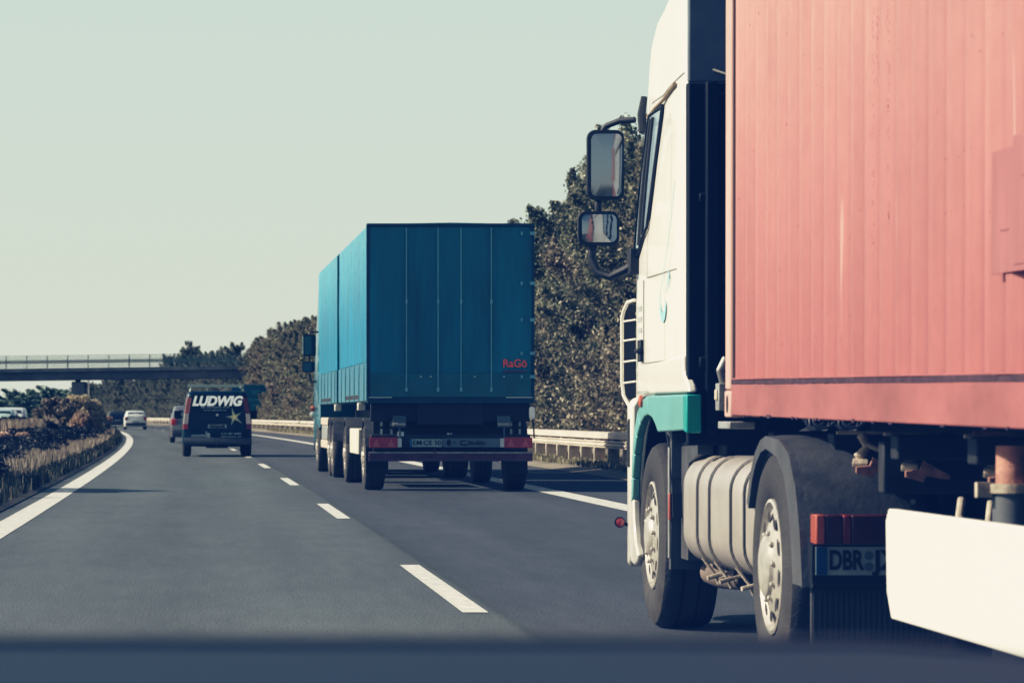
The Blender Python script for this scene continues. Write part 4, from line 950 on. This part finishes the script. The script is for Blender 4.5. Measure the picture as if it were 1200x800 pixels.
while k<22:
    b_=MB(); b_.box(k,k+.08,.04,.16,gz(k)+1.12,gz(k)+2.34); b_.build('railing_post',M['railing'],BR,smooth=0); k+=2.0
b_=MB(); b_.prism([(-.85,-1),(.85,-1),(.62,4.42),(-.62,4.42)],'y',1.2,8.6); po_=b_.build('pier',M['concrete'],BR,bevel=.05)
b_=MB(); b_.box(-.25,.25,1.1,1.6,4.35,4.62); b_.build('bearing',M['chassis'],po_)
ab=MB(); ab.prism([(13,-1),(22,-1),(22,5.0),(19.5,5.0)],'y',.6,9.4); ab.build('abutment',M['concrete'],BR)
LP=thing('lamp_post','slim pale lamp post just right of the bridge pier','lamp post',(-11.3,338+8,0)); 
b_=MB(); b_.tube([(0,0,0),(0,0,4.4),(-.25,0,5.1)],.08,n=8); b_.build('pole',M['pole'],LP); b_=MB(); b_.loft([[(x,0,z) for x,z in rrect(-.4,5.1,.3,.12,.05)],[(x,.3,z) for x,z in rrect(-.4,5.1,.25,.1,.05)]]); b_.build('lamp_head',M['letter'],LP)

# ------------------------------------------------------------------ vegetation
def leaf_quads(cs, size, up=.25, asp=.55):
    n=len(cs); s=size*rng.uniform(.6,1.4,(n,1))
    u=rng.normal(size=(n,3)); u/=np.linalg.norm(u,axis=1,keepdims=True)
    w=rng.normal(size=(n,3)); w[:,2]+=up; w-= (w*u).sum(1,keepdims=True)*u; w/=np.linalg.norm(w,axis=1,keepdims=True)
    v=np.stack([cs-u*s, cs+w*s*asp, cs+u*s, cs-w*s*asp],1).reshape(-1,3)
    return v
def quads_obj(name, v, m, parent=None):
    n=len(v)//4; me=bpy.data.meshes.new(name); me.vertices.add(4*n); me.vertices.foreach_set('co',v.astype(np.float32).ravel())
    me.loops.add(4*n); me.loops.foreach_set('vertex_index',np.arange(4*n,dtype=np.int32)); me.polygons.add(n)
    me.polygons.foreach_set('loop_start',np.arange(0,4*n,4,dtype=np.int32)); me.update(calc_edges=True); me.materials.append(m)
    o=bpy.data.objects.new(name,me); COL.objects.link(o); o.parent=parent; return o
LEAF={}
LEAF['a']=leafmat('leaves_autumn_olive',[(0,(.040,.048,.034)),(.35,(.078,.085,.056)),(.62,(.115,.112,.078)),(.88,(.17,.158,.112)),(1,(.36,.34,.27))])
LEAF['b']=leafmat('leaves_brown',[(0,(.042,.044,.034)),(.4,(.088,.083,.060)),(.7,(.145,.125,.090)),(1,(.34,.30,.23))])
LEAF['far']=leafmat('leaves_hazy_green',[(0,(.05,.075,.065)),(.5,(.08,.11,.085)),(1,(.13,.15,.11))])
LEAF['shrub']=leafmat('shrub_dark',[(0,(.026,.032,.032)),(.85,(.045,.047,.044)),(1,(.10,.09,.08))],bright=.85,trans=.15)
LEAF['gold']=leafmat('shrub_golden',[(0,(.16,.14,.095)),(.5,(.34,.31,.21)),(1,(.54,.50,.37))],trans=.4,bright=1.5)
LEAF['rusty']=leafmat('shrub_rusty',[(0,(.10,.07,.055)),(.5,(.22,.15,.12)),(1,(.38,.29,.24))],trans=.4)
def crown_points(h, rad, clumps, per, base=.05, csz=(.45,.95), seed=0, spiky=0):
    r_=np.random.default_rng(seed); out=[]
    lobes=[(r_.uniform(0,6.28),r_.uniform(.25,.6)*rad,h*r_.uniform(.74,1.0)) for _ in range(5)]
    for k in range(clumps):
        if spiky:
            la,lr,lh=lobes[k%5]; t=r_.uniform(0,1)**.8; z=lh*(base+(1-base)*t); cx,cy=lr*math.cos(la)*(1-.35*t),lr*math.sin(la)*(1-.35*t)
            prof=(1-t)**.30*.66+.05; a=r_.uniform(0,2*math.pi); rr_=rad*prof*math.sqrt(r_.uniform(.1,1)); cpt=np.array([cx+rr_*math.cos(a),cy+rr_*math.sin(a),z])
        else:
            t=r_.uniform(0,1)**.85; z=h*(base+(1-base)*t)
            prof=math.sin(math.pi*min(1,(t*.80+.20)))**.6; a=r_.uniform(0,2*math.pi); rr_=rad*prof*math.sqrt(r_.uniform(.15,1))*r_.uniform(.75,1.15)
            cpt=np.array([rr_*math.cos(a),rr_*math.sin(a),min(z,h-.2)])
        cs=r_.uniform(*csz)*(1-.45*t)
        d=r_.normal(size=(per,3)); 
        if spiky: # sprays pointing outwards and up
            ax=np.array([cpt[0],cpt[1],.9+.7*t]); ax/=np.linalg.norm(ax); al=r_.uniform(-.9,1.6,(per,1))**1
            q=cpt+ax*al*cs*.9+d*cs*.34*np.clip(1.2-al*.5,.35,1.3)
        else:
            d/=np.linalg.norm(d,axis=1,keepdims=True); q=cpt+d*(cs*r_.uniform(.35,1.0,(per,1))**.6)*np.array([1,1,.8])
        out.append(q)
    q=np.concatenate(out); q=q[q[:,2]>.05]
    return q
def make_tree(name, h, rad, clumps, per, leaf, size, seed, cat='tree', base=.05, csz=(.45,.95)):
    t=bpy.data.objects.new(name,None); COL.objects.link(t); t['category']=cat
    q=crown_points(h,rad,clumps,per,base,csz,seed,1); 
    quads_obj('crown',leaf_quads(q,size),leaf,t)
    r_=random.Random(seed); b_=MB(); b_.tube([(0,0,-.4),(.05,0,h*.3),(-.1,.1,h*.6),(.05,0,h*.9)],[.17,.13,.08,.02],n=8)
    for k in range(9):
        z=h*(.15+.07*k); a=r_.uniform(0,6.28); l_=rad*.8*(1-.06*k); b_.tube([(0,0,z),(l_*.5*math.cos(a),l_*.5*math.sin(a),z+.5),(l_*math.cos(a),l_*math.sin(a),z+1.3)],[.06,.04,.012],n=5)
    b_.build('trunk',M['bark'],t)
    return t
protoT=[make_tree('tree',9.4,3.0,170,520,LEAF['a'],.056,21,csz=(.3,.8)), make_tree('tree',9.8,2.8,170,520,LEAF['b'],.056,22,csz=(.3,.8)), make_tree('tree',9.0,3.2,170,520,LEAF['a'],.058,23,csz=(.3,.8)), make_tree('tree',10.0,2.6,160,520,LEAF['a'],.056,24,csz=(.3,.8))]
protoB=[make_tree('bush',3.4,1.9,60,380,LEAF['a'],.055,31,'bush',csz=(.35,.75)), make_tree('bush',3.0,2.1,60,380,LEAF['b'],.055,32,'bush',csz=(.35,.75))]
used=set()
def put(protos_,i,loc,s,rz,label,group,sz=None,leaf=None):
    p=protos_[i]
    if p.name not in used: used.add(p.name); o=p
    else: o=copy_tree(p)
    o.location=loc; o.rotation_euler=(0,0,rz); o.scale=(s,s,sz or s); o['label']=label; o['group']=group
    return o
rd=random.Random(5)
Y=62; i=0
while Y<330:
    for rel,hs_,lab,grp in ((13.6,1.0,'olive-brown roadside tree in the dense row behind the right crash barrier','trees behind the right crash barrier'),):
        k=rd.randrange(4); s=rd.uniform(.90,1.08); 
        put(protoT,k,P(rel+rd.uniform(-.6,1.0),Y+rd.uniform(-.8,.8),.2),s,rd.uniform(0,6.28),lab,grp,sz=s*rd.uniform(.92,1.08)*(1.01 if Y<119 else .96 if Y<125 else (.76 if Y<150 else .80 if Y<175 else (.86 if Y<215 else (.92 if Y<270 else .84)))))
    Y+=4.2; i+=1
Y=70
while Y<300:
    k=rd.randrange(4); s=rd.uniform(.95,1.12); put(protoT,k,P(18.2+rd.uniform(-1,1),Y,.2),s,rd.uniform(0,6.28),'taller tree in the back row of the wood right of the motorway','trees in the back row on the right',sz=s*(.92 if Y<130 else .80)); Y+=6.5
Y=62
while Y<330:
    k=rd.randrange(2); s=rd.uniform(.85,1.15); put(protoB,k,P(11.6+rd.uniform(-.3,.5),Y+rd.uniform(-.5,.5),.15),s,rd.uniform(0,6.28),'low bush filling the foot of the tree row behind the barrier','bushes behind the right crash barrier'); Y+=3.1
# beyond the bridge, on the outside of the bend
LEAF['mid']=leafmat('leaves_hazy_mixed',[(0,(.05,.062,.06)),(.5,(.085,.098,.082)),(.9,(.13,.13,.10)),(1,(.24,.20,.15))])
protoM=[]
for k in range(4):
    o=copy_tree(protoT[k])
    for ch_ in kids(o):
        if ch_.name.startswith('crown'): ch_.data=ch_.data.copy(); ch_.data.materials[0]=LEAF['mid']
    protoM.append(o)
Y=345
while Y<620:
    k=rd.randrange(4); s=rd.uniform(.72,.9)*(1.0 if Y<420 else .85)
    put(protoM,k,P(14+rd.uniform(-1,2),Y,.2),s*1.1,rd.uniform(0,6.28),'tree beyond the bridge on the outside of the bend','trees beyond the bridge',sz=s); Y+=6.5
for x,Y,s in ((-1.5,470,1.15),(1.5,468,1.0),(-4.0,475,.98),(3.8,470,.93)):
    put(protoM,3 if s>1.1 else 0,(x,Y,.2),s*.8,x,'tree whose top rises above the bridge railing','tree tops above the bridge',sz=s)
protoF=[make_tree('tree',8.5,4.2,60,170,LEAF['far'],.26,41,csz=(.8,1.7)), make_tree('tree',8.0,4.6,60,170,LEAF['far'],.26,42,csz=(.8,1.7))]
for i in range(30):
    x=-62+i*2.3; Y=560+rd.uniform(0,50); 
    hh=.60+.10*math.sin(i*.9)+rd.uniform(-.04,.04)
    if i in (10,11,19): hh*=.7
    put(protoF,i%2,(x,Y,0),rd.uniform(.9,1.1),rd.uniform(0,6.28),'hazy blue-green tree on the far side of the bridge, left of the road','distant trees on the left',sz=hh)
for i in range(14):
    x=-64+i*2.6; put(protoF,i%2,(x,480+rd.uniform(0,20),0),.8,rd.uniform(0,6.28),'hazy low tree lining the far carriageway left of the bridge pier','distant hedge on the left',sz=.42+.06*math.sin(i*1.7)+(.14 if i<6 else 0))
# median shrubs
def shrub(name,label,loc,h,rad,clumps,per,leaf,size,seed,group=None,squash=1,csz=(.2,.5)):
    t=thing(name,label,'bush',loc,0,group)
    q=crown_points(h,rad,clumps,per,.0,csz,seed)*np.array([1,squash,1]); quads_obj('foliage',leaf_quads(q,size,up=.1,asp=.4),leaf,t)
    b_=MB(); r_=random.Random(seed)
    for k in range(7): a=r_.uniform(0,6.28); b_.tube([(0,0,-.2),(rad*.3*math.cos(a),rad*.3*math.sin(a),h*.4),(rad*.5*math.cos(a),rad*.5*math.sin(a),h*.85)],[.03,.02,.006],n=5)
    b_.build('stem',M['bark'],t); return t
ps=[]
for k in range(3):
    t=shrub('median_shrub','low dark shrub in the shaded strip between the carriageways',(0,0,0),.62,1.2,26,150,LEAF['shrub'],.05,60+k,'dark shrubs on the median',csz=(.2,.42)); ps.append(t)
Y=30;i=0
while Y<230:
    o=ps[i] if i<3 else copy_tree(ps[i%3])
    s=rd.uniform(.85,1.15); o.location=P(-4.75+rd.uniform(-.3,.3),Y,.12); o.rotation_euler=(0,0,rd.uniform(0,6)); o.scale=(s*.9,s*1.3,s*rd.uniform(.62,.95)); Y+=1.9;i+=1
def rl_(rel,Y,z=.15): return P(rel,Y,z)
shrub('autumn_bush','tall golden-topped bush on the median in front of the bridge pier',rl_(-4.5,172),2.0,1.15,70,300,LEAF['gold'],.07,71,csz=(.25,.5))
shrub('autumn_bush','rust-coloured bush on the median under the golden-topped one',rl_(-4.3,164),1.15,.7,40,220,LEAF['rusty'],.06,72,csz=(.2,.35))
shrub('autumn_bush','brown-grey bush on the median right of the pale dry grass',rl_(-5.7,170),1.9,1.3,50,220,LEAF['b'],.07,73,csz=(.25,.5))
shrub('autumn_bush','dull green bush on the median at the right end of the bushes',rl_(-3.9,180),1.4,1.0,45,220,LEAF['a'],.07,74,csz=(.25,.45))
shrub('autumn_bush','small reddish bush beside the dark car at the bend',rl_(-3.4,190),1.0,.7,30,200,LEAF['rusty'],.06,75,csz=(.2,.35))
shrub('autumn_bush','dark bush on the median hiding the pale green van',rl_(-6.2,128),.95,1.5,50,220,LEAF['shrub'],.07,76,csz=(.25,.45))
shrub('autumn_bush','reddish low bush on the median at the left edge of the photo',rl_(-4.7,86),.62,.9,36,200,LEAF['rusty'],.05,77,csz=(.2,.35))
# taller ones beside us, left of the frame: their shadows fall across the lane
for yy,h in ((52,2.1),(27,1.3)):
    shrub('autumn_bush','tall median bush %s'%('beside the lane level with the blue lorry' if yy>40 else 'nearest the camera, just left of the lane'),rl_(-4.9,yy),h*1.2,1.1,60,240,LEAF['b'],.07,80+yy,csz=(.3,.55),squash=1.8)
# grass
def blades(name,label,rels,yr,n,hh,m,wid=.012,seed=1,lean=.3,dens=None,patch=False):
    r_=np.random.default_rng(seed); Yv=r_.uniform(0,1,n)**1.0*(yr[1]-yr[0])+yr[0]; rel=r_.uniform(rels[0],rels[1],n)
    # tufts
    tf=np.sin(Yv*1.9+rel*4)*.35+np.sin(Yv*.43+2+rel*2)*.4+np.sin(Yv*.17+seed)*.35; keep=r_.uniform(-1,1,n)<(tf+.7 if not patch else tf*2.2-.15); Yv=Yv[keep]; rel=rel[keep]; n=len(Yv)
    X=rel-1.53e-5*np.maximum(0,Yv-20)**2.3; z0=np.full(n,.05 if dens is None else dens)
    h=hh*r_.uniform(.4,1.1,n); a=r_.uniform(0,6.28,n); w=wid*(1+Yv/70); d=lean*h*r_.uniform(.2,1,n); b=r_.uniform(0,6.28,n)
    base=np.stack([X,Yv,z0],1); du=np.stack([np.cos(a)*w,np.sin(a)*w,0*w],1); tip=base+np.stack([np.cos(b)*d,np.sin(b)*d,h],1)
    v=np.stack([base-du,base+du,tip+du*.25,tip-du*.25],1).reshape(-1,3)
    o=quads_obj(name,v,m); o['kind']='stuff'; o['label']=label; return o
G1=leafmat('grass_dry',[(0,(.13,.11,.08)),(.5,(.24,.205,.155)),(1,(.42,.37,.29))],trans=.3,bright=1.2)
G2=leafmat('grass_dark',[(0,(.02,.03,.02)),(.6,(.05,.055,.035)),(1,(.13,.11,.07))],trans=.2,bright=.9)
G3=leafmat('grass_verge',[(0,(.08,.085,.05)),(.5,(.19,.17,.11)),(1,(.36,.31,.22))],trans=.3,bright=1.2)
blades('roadside_grass','dark grass in the shaded dip beside the left edge line',(-4.4,-2.42),(25,220),60000,.20,G2,seed=2)
blades('dry_grass','sunlit dry tufts along the left edge line',(-3.7,-2.75),(40,190),30000,.34,G1,seed=3,wid=.007,dens=.06,patch=True)
blades('tall_dry_grass','pale tall dry grass on the median in front of the white van',(-6.6,-5.1),(122,150),16000,.80,G1,seed=4,wid=.008,lean=.15,dens=.15)
blades('median_grass','dark mixed grass on top of the median',(-7.6,-4.2),(25,230),50000,.45,G2,seed=5)
blades('verge_grass','short green and straw grass under the right crash barrier',(7.9,11.5),(45,230),60000,.12,G3,seed=6,dens=.10)

# ------------------------------------------------------------------ the car the photograph is taken from (bonnet in the foreground)
CC=thing('passenger_car','slate-blue car bonnet blurred across the bottom of the photo','car',(-.32,.0,0))
def bonnet_ring(y,z,hw_):
    e=[(hw_+.03,-.14),(hw_+.02,-.03),(hw_,-.013),(hw_-.04,-.004),(hw_-.10,-.0003),(hw_*.5,0)]
    return [(-x,y,z+d_) for x,d_ in e]+[(0,y,z+.0005)]+[(x,y,z+d_) for x,d_ in reversed(e)]
b_=MB(); rings=[]
for y,z,hw_ in [(.85,1.035,.82),(1.1,1.032,.84),(1.5,1.026,.84),(1.8,1.018,.84),(2.0,1.013,.84),(2.12,1.0065,.84),(2.17,.994,.83)]:
    rings.append(bonnet_ring(y,z,hw_))
b_.loft(rings,cap=False,closed=False); b_.build('bonnet',M['navy'],CC,smooth=60)
# body below the bonnet
b_=MB(); b_.loft(body_loft([(-.6,.3,.9,1.0,.86,.88,.84),(.3,.25,.9,.99,.86,.88,.84),(.9,.22,.85,.93,.86,.88,.82),(1.6,.22,.82,.90,.86,.88,.8),(2.1,.25,.75,.86,.84,.85,.78),(2.35,.28,.6,.68,.78,.78,.7),(2.45,.33,.5,.55,.7,.7,.6)])); b_.build('body',M['navy'],CC,smooth=42)
b_=MB(); b_.loft([bonnet_ring(y,z,.84) for y,z in ((2.13,1.0095),(2.19,1.009),(2.205,.99))],cap=False,closed=False); b_.box(-.80,.80,.70,.86,.99,1.02); build_each(b_,'bonnet_trim',M['black'],CC,bevel=.006)
for sx in (-1,1):
    g=MB(); g.loft([[(x,y,z) for x,z in rrect(sx*.66,.72,.14*k,.08*k,.04*k)] for y,k in ((2.2,1.1),(2.38,.9))]); g.build('headlight',M['letter'],CC)
for yy in (1.55,): wheel('car',CC,(-.87,yy,.31),-1,r=.31,w=.2,rr=.19); wheel('car',CC,(.87,yy,.31),1,r=.31,w=.2,rr=.19)
# ------------------------------------------------------------------ camera
cam=bpy.data.cameras.new('camera'); co=bpy.data.objects.new('camera',cam); COL.objects.link(co)
co.location=(0,0,1.15); co.rotation_euler=(R(90),0,0); cam.shift_x=365/1200; cam.shift_y=86/1200
cam.sensor_width=36; cam.lens=120; cam.clip_start=.05; cam.clip_end=8000
cam.dof.use_dof=True; cam.dof.focus_distance=26; cam.dof.aperture_fstop=8.2
scene.camera=co
# ------------------------------------------------------------------ daylight
ELEV=33; AZ=R(-87.5)   # sun stands to the left, a little ahead
d=Vector((math.sin(AZ)*math.cos(R(ELEV)),math.cos(AZ)*math.cos(R(ELEV)),math.sin(R(ELEV))))
sun=bpy.data.lights.new('sun','SUN'); sun.energy=4.5; sun.angle=R(.53); sun.color=(1,.94,.83)
so_=bpy.data.objects.new('sun',sun); COL.objects.link(so_); so_.rotation_euler=d.to_track_quat('Z','Y').to_euler()
w=bpy.data.worlds.new('World'); scene.world=w; w.use_nodes=True; N=w.node_tree.nodes; Lk=w.node_tree.links
bg=N['Background']; sky=N.new('ShaderNodeTexSky'); sky.sky_type='NISHITA'; sky.sun_disc=False; sky.sun_elevation=R(ELEV); sky.sun_rotation=AZ; sky.dust_density=2.5; sky.air_density=1.0; sky.ozone_density=1
# summer haze: a pale veil low in the sky, thinning upwards
tc=N.new('ShaderNodeTexCoord'); sx=N.new('ShaderNodeSeparateXYZ'); Lk.new(tc.outputs['Generated'],sx.inputs[0])
rp=N.new('ShaderNodeValToRGB'); Lk.new(sx.outputs[2],rp.inputs[0])
cr=rp.color_ramp; cr.elements[0].position=0; cr.elements[0].color=(.93,.93,.93,1); cr.elements[1].position=.40; cr.elements[1].color=(.0,.0,.0,1)
e=cr.elements.new(.15); e.color=(.85,.85,.85,1)
hz=N.new('ShaderNodeValToRGB'); Lk.new(sx.outputs[2],hz.inputs[0]); h=hz.color_ramp
h.elements[0].position=0; h.elements[0].color=(.77,.80,.73,1); h.elements[1].position=.14; h.elements[1].color=(.67,.80,.765,1)
e=h.elements.new(.045); e.color=(.71,.785,.715,1)
sc_=N.new('ShaderNodeMix'); sc_.data_type='RGBA'; sc_.blend_type='MULTIPLY'; sc_.inputs['Factor'].default_value=1; Lk.new(hz.outputs[0],sc_.inputs['A']); sc_.inputs['B'].default_value=(9.2,9.2,9.2,1)
mx=N.new('ShaderNodeMix'); mx.data_type='RGBA'; Lk.new(rp.outputs[0],mx.inputs['Factor']); Lk.new(sky.outputs[0],mx.inputs['A']); Lk.new(sc_.outputs['Result'],mx.inputs['B'])
Lk.new(mx.outputs['Result'],bg.inputs['Color']); bg.inputs['Strength'].default_value=.085
vs=scene.view_settings; vs.view_transform='Standard'; vs.look='None'; vs.exposure=0; vs.gamma=1
# faded print tone of the photo: dark tones lift towards blue
vs.use_curve_mapping=True; cm=vs.curve_mapping; cm.use_clip=False
CURVES=(((0,.0015),(.03,.013),(.10,.090),(.30,.345),(.50,.62),(.80,.89),(1,.95)),
        ((0,.007),(.03,.026),(.10,.100),(.30,.350),(.50,.63),(.80,.87),(1,.91)),
        ((0,.033),(.03,.060),(.10,.125),(.30,.345),(.50,.60),(.80,.80),(1,.86)))
for k,pts_ in enumerate(CURVES):
    cv=cm.curves[k]; cv.points[0].location=pts_[0]; cv.points[-1].location=pts_[-1]
    for p_ in pts_[1:-1]: cv.points.new(*p_)
cm.update()
scene.cycles.use_denoising=True; scene.cycles.max_bounces=6; scene.render.film_transparent=False
scene.cycles.use_adaptive_sampling=True; scene.cycles.adaptive_threshold=.02
